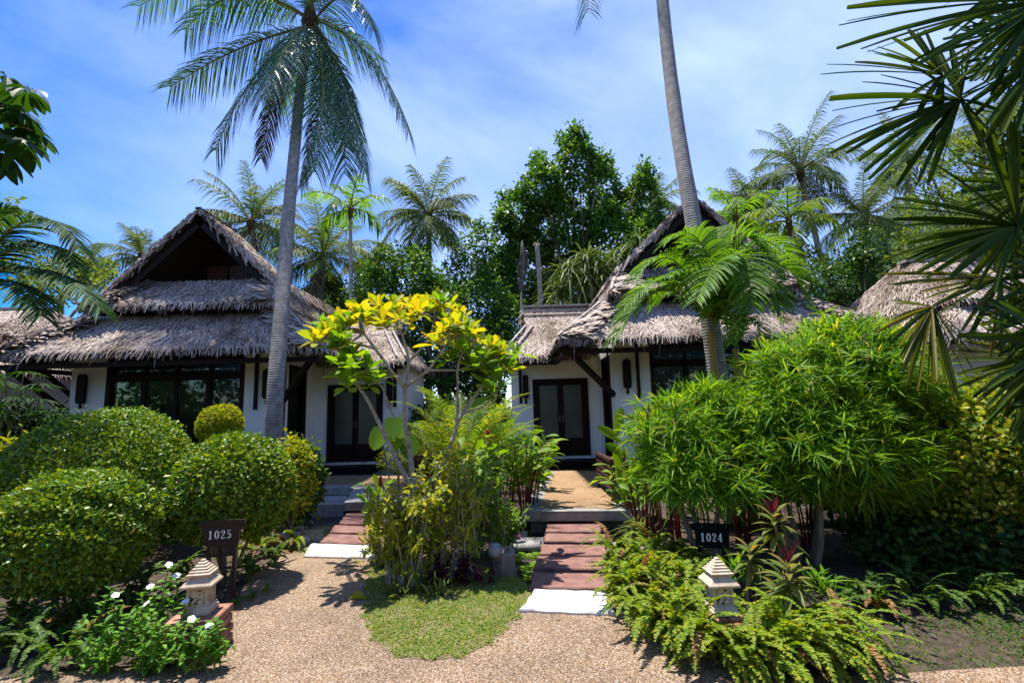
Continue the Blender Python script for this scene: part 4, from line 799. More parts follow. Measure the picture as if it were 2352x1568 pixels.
# ================================================================== the two tall coconut palms
def hero_palm(label, pts, r0, r1, fr, seed, group):
    r = rs(seed); b = at(*pts[0]); o = thing('coconut_palm', label, 'palm', (b.x, b.y, 0), group); P = [Vector((b.x, b.y, -.05))]+[at(*p) for p in pts[1:]]
    m = MB(); trunk(m, P, r0, r1, 16, 60, .3, seed=seed, wob=.004); m.build('trunk', M_COCO, o, smooth=True); top = a3(P[-1])
    m = MB(); m.lathe([(r1*.95, -.5), (r1*1.6, -.25), (r1*2.0, 0), (r1*1.2, .4), (.02, .8)], 12, 0, top)
    for k in range(14):
        a = r.uniform(0, 6.28); q = top+np.array([math.cos(a)*r1*1.3, math.sin(a)*r1*1.3, r.uniform(-.3, .1)]); m.tube([q, q+np.array([math.cos(a)*.2, math.sin(a)*.2, -.05]), q+np.array([math.cos(a)*.3, math.sin(a)*.3, -.25])], [.03, .015, .006], 4)
    m.build('crown_heart', FIBRE, o, smooth=True)
    for k, (md, tp, dry) in enumerate(fr):
        mp_, tp_ = at(*md), at(*tp); m = MB(); C = bez(top+r.normal(0, .06, 3)+np.array([0, 0, .1]), mp_, tp_, 22); ln_ = np.sum(np.linalg.norm(np.diff(C, axis=0), axis=1))
        frond(m, C, int(np.clip(ln_*25, 40, 100)), .98 if not dry else .5, .03, .5, .0, .6 if not dry else .9, T_STRAP, r, .035, .1, jit=.07, taper=.5)
        m.build('dry_frond' if dry else 'frond', [COCOB if dry else COCO, RACHIS], o)
    return o
HP = 'tall coconut palms in front of the bungalows'
hero_palm('tall coconut palm whose leaning grey trunk crosses the left bungalow eave', [(628, 1010, 8.0), (632, 900, 8.1), (648, 700, 8.6), (662, 500, 9.4), (678, 330, 10.3), (690, 200, 10.9), (712, 55, 11.4)], .142, .11,
  [((560, 108, 11.1), (392, 200, 10.9), 0), ((590, 170, 10.6), (495, 345, 10.3), 0), ((640, 190, 11.3), (600, 365, 11.5), 1), ((742, 190, 10.5), (722, 395, 10.2), 0), ((790, 190, 11.1), (838, 395, 11.0), 0), ((845, 125, 11.4), (938, 300, 11.3), 0), ((735, 230, 11.7), (690, 430, 11.8), 1),
   ((500, -30, 11.6), (318, 15, 11.5), 0), ((560, -10, 10.8), (425, 70, 10.5), 0), ((800, -10, 11.0), (858, 70, 10.8), 0), ((660, 110, 10.3), (600, 230, 9.7), 0), ((770, 60, 11.9), (880, 140, 12.3), 0), ((700, -120, 11.4), (650, -230, 11.9), 0), ((760, -140, 11.7), (900, -200, 12.1), 0), ((640, -130, 11.1), (480, -150, 10.7), 0), ((720, -60, 10.5), (740, -60, 9.3), 0), ((690, 130, 12.1), (640, 250, 12.5), 0), ((770, 160, 11.9), (800, 330, 12.3), 0), ((775, 220, 11.2), (792, 400, 11.0), 0)], 51, HP)
hero_palm('tall leaning coconut trunk crossing the right bungalow gable, crown above the picture', [(1672, 1100, 7.2), (1652, 870, 7.2), (1628, 720, 7.2), (1602, 560, 7.4), (1578, 430, 7.6), (1553, 280, 8.0), (1530, 90, 8.5), (1516, -60, 9.0), (1488, -340, 10.0), (1460, -650, 11.2)], .14, .105,
  [((1385, -280, 11.0), (1350, 30, 10.6), 0), ((1640, -640, 11.1), (1780, -480, 10.8), 0), ((1560, -800, 11.2), (1700, -820, 11.5), 0), ((1400, -790, 11.2), (1250, -760, 11.5), 0), ((1470, -640, 9.8), (1480, -560, 8.1), 0), ((1450, -640, 12.9), (1430, -520, 14.3), 0), ((1600, -740, 10.2), (1760, -740, 9.0), 0), ((1340, -660, 10.9), (1200, -520, 10.6), 0), ((1540, -760, 12.3), (1580, -720, 14.0), 0), ((1620, -700, 10.1), (1720, -560, 8.4), 0), ((1560, -620, 9.7), (1620, -480, 8.0), 0)], 52, HP)
# areca in front of the right bungalow
r = rs(53); b = P0(1700, 1000, 6.6); o = thing('areca_palm', 'bright areca palm with arching fronds and orange stems before the right bungalow', 'palm', b)
for k, (ub, ut, vt) in enumerate(((1668, 1632, 760), (1712, 1690, 800))):
    m = MB(); bb = P0(ub, 1000, 6.6); trunk(m, [bb, at((ub*.4+ut*.6), 900, 6.6), at(ut, vt, 6.6)], .065, .045, 10, seed=k); m.build('stem', STEMO, o, smooth=True)
FR = [((1530, 665, 6.3), (1415, 775, 6.0)), ((1550, 600, 6.5), (1462, 640, 6.3)), ((1610, 580, 6.7), (1545, 585, 6.8)), ((1690, 540, 6.6), (1790, 640, 6.3)), ((1700, 590, 6.3), (1725, 700, 5.9)), ((1730, 560, 6.9), (1830, 620, 7.1)), ((1660, 600, 6.2), (1600, 690, 5.6)), ((1720, 640, 6.4), (1790, 700, 6.1)), ((1650, 560, 7.0), (1640, 530, 7.5)), ((1590, 640, 6.9), (1500, 700, 7.2)), ((1560, 640, 6.2), (1440, 700, 5.8)), ((1770, 610, 6.6), (1850, 690, 6.5)), ((1610, 560, 6.4), (1530, 560, 6.2)), ((1700, 560, 6.5), (1750, 590, 6.3))]
for k, (md, tp) in enumerate(FR):
    m = MB(); frond(m, bez(at(1640, 750, 6.6), at(*md), at(*tp), 20), 62, .5, .032, .5, .5, .45, T_STRAP, r, .016, .08, jit=.05, taper=.4); m.build('frond', [ARECA, RACHIS], o)
FR = [((1660, 700, 6.3), (1600, 740, 6.1)), ((1720, 730, 6.3), (1762, 790, 6.1)), ((1740, 690, 6.7), (1800, 740, 6.8)), ((1690, 720, 6.2), (1680, 790, 5.9))]
for k, (md, tp) in enumerate(FR):
    m = MB(); frond(m, bez(at(1690, 795, 6.6), at(*md), at(*tp), 16), 36, .26, .024, .5, .3, .3, T_STRAP, r, .012, .08, jit=.06, taper=.4); m.build('frond', [ARECA, RACHIS], o)
# palm fronds at the left edge
r = rs(54); o = thing('fan_areca', 'dark glossy palm leaning in from the left edge over the neighbouring roof', 'palm', P0(-120, 900, 6.2)); o.name = 'areca_palm'
m = MB(); trunk(m, [o.location, at(-110, 760, 6.2), at(-90, 650, 6.2)], .08, .06, 10, seed=9); m.build('trunk', M_PALEBARK, o)
for md, tp in (((70, 505, 6.1), (182, 570, 5.9)), ((70, 560, 6.0), (168, 612, 5.8)), ((90, 618, 5.9), (232, 712, 5.6)), ((-20, 500, 6.3), (60, 490, 6.4)), ((30, 650, 5.8), (95, 725, 5.5)), ((-120, 520, 6.3), (-200, 500, 6.4)), ((-160, 640, 6.1), (-260, 700, 6))):
    m = MB(); frond(m, bez(at(-90, 645, 6.2), at(*md), at(*tp), 18), 64, .5, .03, .8, .1, .35, T_STRAP, r, .016, .12, jit=.07, taper=.5); m.build('frond', [DPALM, RACHIS], o)
# hanging branch of glossy leaves at the upper left
r = rs(55); o = thing('umbrella_tree', 'umbrella tree branch with dark drooping oval leaves at the upper left edge', 'tree', P0(-330, 700, 4.0))
m = MB(); trunk(m, [o.location, at(-320, 500, 4.0), at(-260, 200, 4.0)], .06, .04, 8, seed=5); hb = [(-330, 150), (-250, 110), (-200, 270), (-420, 220), (-300, 40), (-140, 140), (-150, 350), (-240, 380), (15, 175), (62, 205), (75, 300), (30, 255), (-30, 190), (20, 215), (50, 255), (0, 290), (50, 320), (-20, 350), (-70, 240), (-60, 330), (10, 350)]
for u, v in hb: m.tube(bez(at(-260, 260, 4.0), at((u-260)/2, v-40, 4.0), at(u, v, 4.0+r.uniform(-.2, .2)), 8), np.linspace(.018, .004, 8), 5)
m.build('trunk', M_BARK, o, smooth=True); m = MB()
for u, v in hb:
    p = a3(at(u, v, 4.0+r.uniform(-.25, .25))); n = 13; a = np.arange(n)*6.283/n+r.uniform(0, 1); D = np.stack([np.cos(a), np.sin(a), r.uniform(-.9, -.1, n)], 1)
    m.leaves(p+D*.03, D, UP+r.normal(0, .3, (n, 3)), .19*r.uniform(.7, 1.1, n), .085, T_OBOV, .45)
m.build('foliage', DECK, o)
# ================================================================== left garden
c = at(242, 1010, 6.0); clipped('widest clipped green dome, at the back left under the left bungalow window', (c.x, 6.0, .72), (1.06, .95, 1.0), 38000, 61, LEAF, .056, .027, -.6)
c = at(165, 1210, 4.3); clipped('nearest clipped green dome at the left edge, behind the white-flowered plant', (c.x, 4.35, .66), (.61, .58, .49), 28000, 62, LEAF, .05, .025, -.8)
c = at(538, 1122, 5.0); clipped('round clipped green shrub directly behind sign 1025', (c.x, 5.0, c.z), (.52, .53, .52), 22000, 63, LEAF, .052, .026, -.85)
c = at(507, 975, 6.5); clipped('small yellow-green clipped ball in front of the left bungalow window corner', (c.x, 6.5, 1.50), (.255, .26, .26), 5200, 64, LEAFY, .045, .022, -1, stems=3)
c = at(668, 1060, 6.6); clipped('loose yellow-tipped leafy shrub at the foot of the leaning left coconut trunk', (c.x, 6.6, .78), (.27, .3, .5), 1500, 65, LEAFY, .085, .045, -1, group='loose leafy shrubs', name='leafy_shrub', jit=.09)
c = at(690, 1060, 6.9); clipped('dark loose shrub right of the leaning left coconut trunk', (c.x-.05, 6.9, .7), (.32, .3, .5), 1200, 66, DARKLEAF, .11, .06, -1, group='loose leafy shrubs', name='leafy_shrub', jit=.1)
p = gp(672, 1195, .0); strap_clump('spider_plant', 'spiky yellow-green strap-leaved tuft between the clipped shrub and the dark pond', 'plant', (p.x-.05, p.y+.25, .22), 67, SPIKY, 130, .42, .014, (-.2, 1.4), .6)
# yellow shrub and shade palms under the left eave
c = at(40, 1010, 6.6); clipped('loose yellow-green shrub behind the widest clipped dome at the left edge', (c.x, 7.2, 1.0), (.9, .5, .42), 2600, 68, LEAFY, .12, .035, -1, group='loose leafy shrubs', name='leafy_shrub', jit=.12)
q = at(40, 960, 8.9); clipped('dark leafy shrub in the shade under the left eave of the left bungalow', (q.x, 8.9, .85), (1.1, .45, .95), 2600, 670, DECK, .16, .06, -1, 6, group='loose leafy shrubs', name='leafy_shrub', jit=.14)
def rhapis(label, u, v, Y, seed, n, ln, h, leaf=DECK):
    r = rs(seed); b = P0(u, v, Y); o = thing('lady_palm', label, 'palm', b, 'shade palms under the left eave'); ms = MB(); ml = MB()
    for i in range(n):
        a = r.uniform(0, 6.28); q = a3(b)+np.array([r.normal(0, .2), r.normal(0, .15), 0]); e = q+np.array([math.cos(a)*.4, math.sin(a)*.3, h*r.uniform(.4, 1.1)]); ms.tube(bez(q, (q+e)/2+np.array([0, 0, .12]), e, 6), .009, 5)
        f = norm(np.array([math.cos(a), math.sin(a), .1])); k = 9; g = np.linspace(-1.5, 1.5, k)+r.normal(0, .05, k); S = norm(np.cross(f, UP))
        ml.leaves(np.tile(e, (k, 1)), f*np.cos(g)[:, None]+S*np.sin(g)[:, None], UP, ln*r.uniform(.8, 1.1, k), .035, T_STRAP, .35)
    ms.build('stem', STEMG, o); ml.build('foliage', leaf, o)
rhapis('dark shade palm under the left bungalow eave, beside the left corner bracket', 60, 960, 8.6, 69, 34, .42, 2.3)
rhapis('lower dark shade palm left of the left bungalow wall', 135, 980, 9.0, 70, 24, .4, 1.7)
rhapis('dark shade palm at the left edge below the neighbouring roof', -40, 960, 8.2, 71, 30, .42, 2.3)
# flowering periwinkle
def periwinkle(label, pts, seed):
    r = rs(seed); b = gp(*pts[0][:2]); o = thing('periwinkle', label, 'plant', (b.x, b.y, 0), 'white-flowered plants'); ms = MB(); ml = MB()
    for (u, v, Y, fl) in pts[1:]:
        t = a3(at(u, v, Y)); q = np.array([t[0]+r.normal(0, .08), t[1]+.02+r.normal(0, .06), 0]); P = bez(q, (q+t)/2+r.normal(0, .02, 3), t, 9); ms.tube(P, np.linspace(.006, .003, 9), 5)
        k = int(8+np.linalg.norm(t-q)*56); tt = np.repeat(np.linspace(.15, 1, k//2), 2)[:k]; Q, T = along(P, tt); k = len(tt); a = np.arange(k)*3.1416+np.repeat(np.arange((k+1)//2)*1.57, 2)[:k]+r.normal(0, .3, k)
        D = np.stack([np.cos(a), np.sin(a), .35+r.normal(0, .2, k)], 1); ml.leaves(Q, D, UP, .07*r.uniform(.7, 1.2, k), .030*r.uniform(.8, 1.2, k), T_OVAL, .15)
        for s_ in range(5):
            t2 = P[4]+r.normal(0, .07, 3)+np.array([0, -.03, .04]); P2 = bez(P[3], (P[3]+t2)/2, t2, 5); ms.tube(P2, .003, 4); k2 = 9; Q2, T2 = along(P2, np.linspace(.3, 1, k2)); ml.leaves(Q2, r.normal(0, 1, (k2, 3))+UP*.4, UP, .06*r.uniform(.7, 1.1, k2), .025, T_OVAL, .15)
        if fl:
            f = MB(); a = np.arange(5)*1.2566+r.uniform(0, 1); nn = norm(np.array([r.normal(0, .3), -.5, .9])); X = norm(np.cross(nn, [1, 0, 0.])); Z = np.cross(nn, X)
            f.leaves(np.tile(t+np.array([0, 0, .012]), (5, 1)), np.cos(a)[:, None]*X+np.sin(a)[:, None]*Z, nn, .026, .024, T_OBOV, 0); f.build('white_flower', FLOWER, o)
    ms.build('stem', STEMG, o); ml.build('foliage', LEAF2, o)
LEAF2 = leaf_mat('periwinkle_leaf', [(.06, .18, .018), (.11, .26, .024), (.18, .34, .03)], .42)
r = rs(73); pw = [(380, 1470)]
for u, v, fl in ((388, 1300, 1), (405, 1325, 1), (345, 1350, 1), (335, 1390, 1), (425, 1385, 1), (265, 1370, 1), (255, 1355, 0), (440, 1425, 1), (300, 1410, 0), (375, 1370, 0), (480, 1440, 1), (445, 1360, 0), (320, 1440, 0), (410, 1440, 0), (365, 1430, 0), (290, 1450, 0), (240, 1430, 0), (495, 1425, 0), (205, 1470, 0), (350, 1480, 0), (270, 1490, 0), (430, 1470, 0), (310, 1510, 0), (390, 1500, 0), (160, 1500, 0), (220, 1500, 0), (455, 1460, 0)): pw.append((u, v, float(np.clip(gp(u+5, min(1540, v+130)).y, 2.95, 3.65)), fl))
periwinkle('white-flowered periwinkle in front of the left stone lantern', pw, 72)
# ferns left
FG = 'ferns of the left bed'
lf = [(40, 1500, 'dark fern in the lower left corner'), (110, 1470, 'dark fern below the nearest clipped dome'), (190, 1440, 'shaded fern left of the white-flowered plant'), (-40, 1480, 'dark fern cut by the left picture edge'), (60, 1430, 'shaded fern against the nearest clipped dome'), (130, 1525, 'dark fern at the gravel edge, lower left'), (250, 1400, 'shaded fern directly under the nearest clipped dome'), (330, 1370, 'shaded fern between the nearest clipped dome and the left lantern'), (420, 1330, 'shaded fern left of sign 1025 behind the left lantern'), (-90, 1420, 'shaded fern at the left edge under the nearest clipped dome'), (180, 1390, 'low shaded fern in the gap under the nearest clipped dome')]
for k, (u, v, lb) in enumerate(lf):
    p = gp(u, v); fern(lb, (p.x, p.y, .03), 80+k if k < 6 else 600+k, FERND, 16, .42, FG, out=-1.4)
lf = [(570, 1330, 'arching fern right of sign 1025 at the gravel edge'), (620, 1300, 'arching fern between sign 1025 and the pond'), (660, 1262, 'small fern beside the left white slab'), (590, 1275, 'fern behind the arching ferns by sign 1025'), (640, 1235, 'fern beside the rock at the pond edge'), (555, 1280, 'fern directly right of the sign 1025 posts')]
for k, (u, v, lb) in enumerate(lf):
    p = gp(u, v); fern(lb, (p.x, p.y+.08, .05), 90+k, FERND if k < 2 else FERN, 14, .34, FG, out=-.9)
for k, (u, v) in enumerate(((575, 1375), (610, 1365), (545, 1395))):
    p = gp(u, v); strap_clump('weed', ['small broad weed at the gravel edge right of the left lantern', 'small weed between the arching ferns and the gravel', 'small weed beside the left brick plinth'][k], 'weed', (p.x, p.y, .03), 97+k, FERND, 14, .11, .02, (.1, 1.3), .3, 'small weeds', T_LANCE, .015)
# ================================================================== signs and lanterns
DG = {'1': [([(.10, .78), (.20, .84), (.30, .97)], .09), ([(.30, 0), (.30, 1)], .21), ([(.06, .045), (.56, .045)], .09)],
 '0': [([(.34+.25*math.sin(a), .5+.45*math.cos(a)) for a in np.linspace(0, 6.283, 25)], [.08+.12*abs(math.sin(a)) for a in np.linspace(0, 6.283, 25)])],
 '2': [([(.12, .68), (.14, .84), (.26, .94), (.42, .94), (.53, .84), (.53, .68), (.42, .5), (.24, .3), (.1, .1)], [.17, .13, .09, .10, .15, .17, .14, .11, .09]), ([(.07, .065), (.6, .065)], .13), ([(.58, .03), (.6, .2)], .06)],
 '5': [([(.15, .92), (.55, .95)], .12), ([(.17, .95), (.15, .5)], .07), ([(.14, .53), (.28, .62), (.44, .58), (.54, .44), (.54, .26), (.44, .1), (.28, .05), (.13, .1), (.11, .2)], [.06, .08, .13, .18, .19, .15, .09, .1, .15])],
 '4': [([(.44, 1), (.24, .62), (.05, .28)], .08), ([(.03, .27), (.64, .27)], .09), ([(.45, 1), (.45, 0)], .18), ([(.3, .04), (.6, .04)], .08)]}
def sign(label, base, rz, text, ztop, mat, lean=0.0, rails=2):
    o = thing('number_sign', label, 'sign', base, 'wooden bungalow number signs', rz); o.rotation_euler.y = lean; H = ztop-base[2]
    for k in (-1, 1):
        m = MB(); m.b2(k*.105-.014, k*.105+.014, .0, .028, -.1, H-.20); m.build('post', mat, o, local=True)
    for k in range(rails):
        m = MB(); m.b2(-.09, .09, .004, .024, H-.31-.11*k, H-.29-.11*k); m.build('rail', mat, o, local=True)
    m = MB(); a = [(-.19, H-.005), (-.185, H-.05), (-.15, H-.075), (-.142, H-.195), (-.125, H-.215), (.125, H-.215), (.142, H-.195), (.15, H-.075), (.185, H-.05), (.19, H-.005), (.1, H-.001), (0, H+.002), (-.1, H-.001)]
    n = len(a); V = np.array([[x, -.02, z] for x, z in a]+[[x, .0-.0005, z] for x, z in a]); i = np.arange(n); j = (i+1) % n; m.add(V, np.stack([j, i, i+n, j+n], 1)); m.f.append((np.arange(n)[None], 0)); m.f.append((np.arange(n)[None, ::-1]+n, 0))
    bd = m.build('board', mat, o, local=True); h = .072; w = .05
    m = MB(); x0 = -w*len(text)/2-.004
    for k, ch in enumerate(text):
        for z_, (pts, wd_) in enumerate(DG[ch]): m.rib([(p[0]*h*.78, p[1]*h) for p in pts], np.array(wd_)*h*.85, .004, Matrix.Translation((x0+k*w, -.0255-.0007*z_, H-.155)))
    m.build('number', M_LETTER, bd, local=True)
    return o
b = gp(502, 1390); sign('dark wooden number sign 1025 on two posts before a clipped shrub', (b.x, b.y, 0), R(8), '1025', at(500, 1193, b.y).z, M_SIGN)
b = gp(1640, 1345); sign('black wooden number sign 1024 on two posts behind the right stone lantern', (b.x, b.y, 0), R(-4), '1024', at(1636, 1200, b.y).z, M_BLACK, R(2.0), 1)
def lantern(label, loc, rz, plinth, plabel, seed):
    o = thing('stone_lantern', label, 'lantern', loc, 'carved stone lanterns', rz); H = .40; o.scale = (.68, .68, .88)
    m = MB(); m.sqlathe([(.128, 0), (.128, .028), (.118, .034), (.114, .052), (.104, .058)]); m.build('base', M_LANT, o, local=True)
    m = MB(); z0, z1 = .058, .196; hb = .098
    for sx in (-1, 1):
        for sy in (-1, 1): m.b2(sx*hb-.011, sx*hb+.011, sy*hb-.011, sy*hb+.011, z0, z1) if 0 else m.box((sx*(hb-.012), sy*(hb-.012), (z0+z1)/2), (.024, .024, z1-z0))
    body = m.build('corner_post', M_LANT, o, local=True)
    for f in range(4):
        m = MB(); M = Matrix.Rotation(f*math.pi/2, 4, 'Z') @ Matrix.Translation((0, -hb+.006, 0))
        def stroke(pts, w): m.rib(pts, w, .014, M)
        stroke([(-.086, z0+.008), (.086, z0+.008)], .016); stroke([(-.086, z1-.008), (.086, z1-.008)], .016)
        stroke([(-.055, z0+.015), (-.02, z0+.05), (.005, z0+.075), (.0, z1-.012)], [.02, .03, .026, .012])
        for k in range(3):
            stroke([(.0, z0+.03+.03*k), (.03, z0+.04+.03*k), (.06, z0+.062+.027*k), (.066, z0+.08+.02*k)], [.012, .024, .022, .006])
            stroke([(-.005, z0+.06+.02*k), (-.03, z0+.075+.02*k), (-.058, z0+.088+.016*k), (-.068, z0+.10+.012*k)], [.01, .02, .018, .005])
        stroke([(.02, z0+.016), (.05, z0+.026), (.074, z0+.05)], [.02, .02, .008]); stroke([(-.078, z0+.016), (-.078, z1-.016)], .014); stroke([(.078, z0+.016), (.078, z1-.016)], .014)
        m.build('carved_panel', M_LANT, o, local=True)
    m = MB(); m.sqlathe([(.10, .196), (.125, .198), (.146, .204), (.148, .218), (.142, .226), (.138, .226), (.122, .243), (.119, .242), (.103, .258), (.10, .257), (.086, .272), (.084, .281)]); m.build('lower_roof', M_LANT, o, local=True)
    m = MB(); pf = [(.085, .281), (.108, .284), (.112, .297), (.102, .302)]
    for k in range(5): a = .096-.018*k; z = .304+.0185*k; pf += [(a, z), (a-.004, z+.013), (a-.016, z+.0165)]
    m.sqlathe(pf+[(.004, H)]); m.build('upper_roof', M_LANT, o, local=True)
    p = thing('brick_plinth', plabel, 'plinth', (loc[0], loc[1], 0), 'brick plinths under the lanterns', rz)
    w, d, hh = plinth; r = rs(seed); rows = max(1, int(round(hh/.07)))
    for k in range(rows):
        z = k*hh/rows
        n = 2
        for q in range(n):
            m = MB(); x0 = -w/2+q*w/n+(0 if k % 2 == 0 else .0); g = .004; s = r.uniform(-.006, .006)
            m.sqlathe([(w/n/2-.012, 0), (w/n/2-g, .008), (w/n/2-g, hh/rows-.012), (w/n/2-.014, hh/rows-.004)]); V = m.v[0]; V[:, 1] *= d/(w/n); V[:, 0] += x0+w/n/2+s; V[:, 1] += s; V[:, 2] += z
            m.build('brick', M_BRICK, p, local=True)
    return o
q = at(460, 1403, 3.6); lantern('carved sandstone lantern half hidden by white-flowered plants below sign 1025', (q.x, q.y, q.z), R(10), (.33, .31, q.z), 'worn red brick plinth carrying the left stone lantern', 1)
q = at(1656, 1403, 3.5); lantern('carved sandstone lantern standing clear among ferns below sign 1024', (q.x, q.y, q.z), R(2), (.25, .25, q.z), 'worn red brick plinth carrying the right stone lantern', 2)
# ================================================================== centre bed
r = rs(110); b = P0(930, 1265, 5.5); PB = a3(b); o = thing('plumeria_tree', 'small plumeria tree with yellow leaves on pale forked branches in the centre bed', 'tree', b)
m = MB(); Yb = b.y; hub = a3(at(950, 1130, Yb)); m.tube(bez(PB-np.array([0, 0, .1]), at(918, 1215, Yb), hub, 9), np.linspace(.05, .042, 9), 9)
BR = [([(950, 1130, 0), (905, 1045, -.05), (868, 965, -.1), (838, 905, -.12), (808, 868, -.15)], .034, [(795, 850, -.3), (800, 870, -.4)]),
 ([(950, 1130, 0), (942, 1040, .05), (928, 960, .05), (930, 890, .1)], .04, []),
 ([(955, 1130, 0), (1000, 1100, -.05), (1035, 1025, -.1), (1055, 955, -.05), (1095, 905, 0), (1135, 850, .1)], .032, [(1150, 815, .1), (1165, 850, .2), (1130, 795, -.2)]),
 ([(1050, 970, -.05), (1052, 900, .1), (1050, 840, .2), (1075, 780, .2)], .02, [(1078, 765, .2), (1100, 790, .3), (1060, 770, .1)]),
 ([(1060, 950, -.05), (1110, 935, -.2), (1150, 890, -.3)], .016, [(1152, 880, -.3), (1128, 900, -.4)]),
 ([(930, 890, .1), (890, 840, .0), (862, 800, -.1), (835, 765, -.2)], .026, [(825, 735, -.2), (790, 752, -.3), (768, 765, -.2), (838, 722, 0)]),
 ([(890, 840, 0), (845, 845, -.4), (815, 830, -.5)], .016, [(810, 822, -.55), (845, 850, -.5), (790, 800, -.5)]),
 ([(862, 800, -.1), (800, 785, -.3), (762, 770, -.4)], .018, [(752, 768, -.4), (735, 775, -.45), (775, 790, -.5), (760, 745, .2)]),
 ([(930, 890, .1), (940, 830, .2), (925, 770, .2), (905, 735, .3)], .024, [(900, 715, .3), (875, 722, .2), (862, 712, .5), (915, 735, -.1), (885, 745, -.2)]),
 ([(940, 830, .2), (985, 780, .35), (1000, 730, .4)], .02, [(1000, 712, .4), (975, 705, .5), (1025, 735, .3), (950, 722, .4)]),
 ([(930, 890, .1), (985, 850, -.1), (1020, 800, -.2), (1045, 760, -.2)], .022, [(1045, 748, -.2), (1020, 765, -.3), (1060, 800, -.35), (1000, 790, -.35)]),
 ([(985, 850, -.1), (1055, 850, -.3), (1105, 830, -.35)], .016, [(1112, 818, -.35), (1095, 845, -.45)]),
 ([(925, 770, .2), (945, 740, .6), (960, 715, .8)], .014, [(962, 698, .8), (935, 705, .9), (905, 694, .6), (985, 694, .5), (870, 702, .5)]),
 ([(905, 960, .05), (885, 905, -.3), (872, 880, -.4)], .014, [(868, 872, -.45)])]
ml = MB(); mg = MB()
for pts, r0, tips in BR:
    C = np.array([a3(at(u, v, Yb+d)) for u, v, d in pts]); t = np.linspace(0, 1, 14); Q, _ = along(C, t); Q[1:-1] = (Q[:-2]+2*Q[1:-1]+Q[2:])/4
    m.tube(Q, np.linspace(r0*.82, r0*.5, 14)*(1+r.normal(0, .05, 14)), 9)
    tips = tips+[(u+r.normal(0, 24), v+abs(r.normal(0, 18))-6, d+r.normal(0, .18)) for u, v, d in tips for _k in range(1 if r.uniform() < .8 else 2)]
    for (u, v, d) in tips:
        tip = a3(at(u, v, Yb+d)); P = bez(Q[-1], (Q[-1]+tip)/2+r.normal(0, .02, 3), tip, 6); m.tube(P, np.linspace(r0*.6, .009, 6), 6)
        n = int(r.integers(9, 14)); a = np.arange(n)*2.4+r.uniform(0, 6); e = np.linspace(1.15, -.1, n)+r.normal(0, .15, n); D = np.stack([np.cos(e)*np.cos(a), np.cos(e)*np.sin(a), np.sin(e)], 1)
        mb = mg if (v > 808 and r.uniform() < .75) or (u < 790 and r.uniform() < .45) or r.uniform() < .15 else ml
        mb.leaves(tip-np.array([0, 0, .01])+D*.02, D, UP+r.normal(0, .25, (n, 3)), .215*r.uniform(.5, 1.2, n), .078*r.uniform(.8, 1.15, n), T_OBOV, r.uniform(0, .3, n))
m.build('trunk', M_PALEBARK, o, smooth=True); ml.build('yellow_foliage', PLUM, o); mg.build('green_foliage', BROAD, o)
# golden cane clump behind it
def cane(label, base, seed, n, ln, leaf, h0=.5, name='cane_palm', group='golden cane palms'):
    r = rs(seed); o = thing(name, label, 'palm', base, group); ms = MB(); m = MB(); bb = a3(base)
    for i in range(n):
        a = r.uniform(0, 6.283); q = bb+np.array([math.cos(a), math.sin(a), 0])*r.uniform(.03, .22); hh = h0*r.uniform(.4, 1.3); e = q+np.array([math.cos(a)*.12*hh, math.sin(a)*.12*hh, hh]); ms.tube([q, (q+e)/2, e], .014, 6)
        P = frond_curve(e, a, r.uniform(.95, 1.45), ln*r.uniform(.75, 1.1), r.uniform(.7, 1.6), 14, r); frond(m, P, 34, .26, .019, .65, .2, .25, T_STRAP2, r, .009, .12)
    ms.build('stem', STEMO if leaf is GOLDEN else STEMG, o, smooth=True); m.build('frond_mass', [leaf, RACHIS], o); return o
cane('golden cane palm clump with yellow-orange fronds behind the plumeria', P0(1060, 1000, 7.6), 111, 30, 1.35, GOLDEN, .85)
cane('greener cane palm clump beside the right bungalow wing wall, behind the golden canes', P0(1130, 1000, 9.6), 112, 18, 1.3, ARECA, .7)
cane('cane palm clump in the gap behind the plumeria, near the left bungalow wing corner', P0(985, 1000, 10.6), 113, 20, 1.2, GOLDEN, .6)
GG = 'broad-leaved gingers of the centre bed'
ginger('broad-leaved ginger with red stems at the left edge of the right terrace', gp(1205, 1190), 114, 13, 1.05, .24, BROAD, STEMR, .34, .095, GG, flower=0, nl=9, tfrom=.45)
ginger('tall broad-leaved ginger with red flower spike left of the right door', gp(1150, 1180), 115, 12, 1.25, .28, BROAD, STEMR, .34, .095, GG, flower=2)
ginger('broad-leaved ginger with drooping leaves right behind the plumeria trunk', gp(1080, 1235), 116, 9, 1.1, .2, BROAD, STEMG, .32, .10, GG, flower=1)
ginger('ginger with a red flower spike in front of the left terrace corner', gp(862, 1268), 117, 5, .78, .1, BROAD, STEMG, .24, .07, GG, lean=.1, flower=1)
ginger('fresh green broad-leaved plant at the back of the centre bed beside the right terrace', gp(1215, 1150), 118, 10, 1.0, .26, BROAD, STEMG, .30, .085, GG)
ginger('pale green ginger between the golden cane and the broad-leaved gingers', gp(1110, 1165), 119, 9, 1.2, .25, BROAD, STEMG, .3, .07, GG)
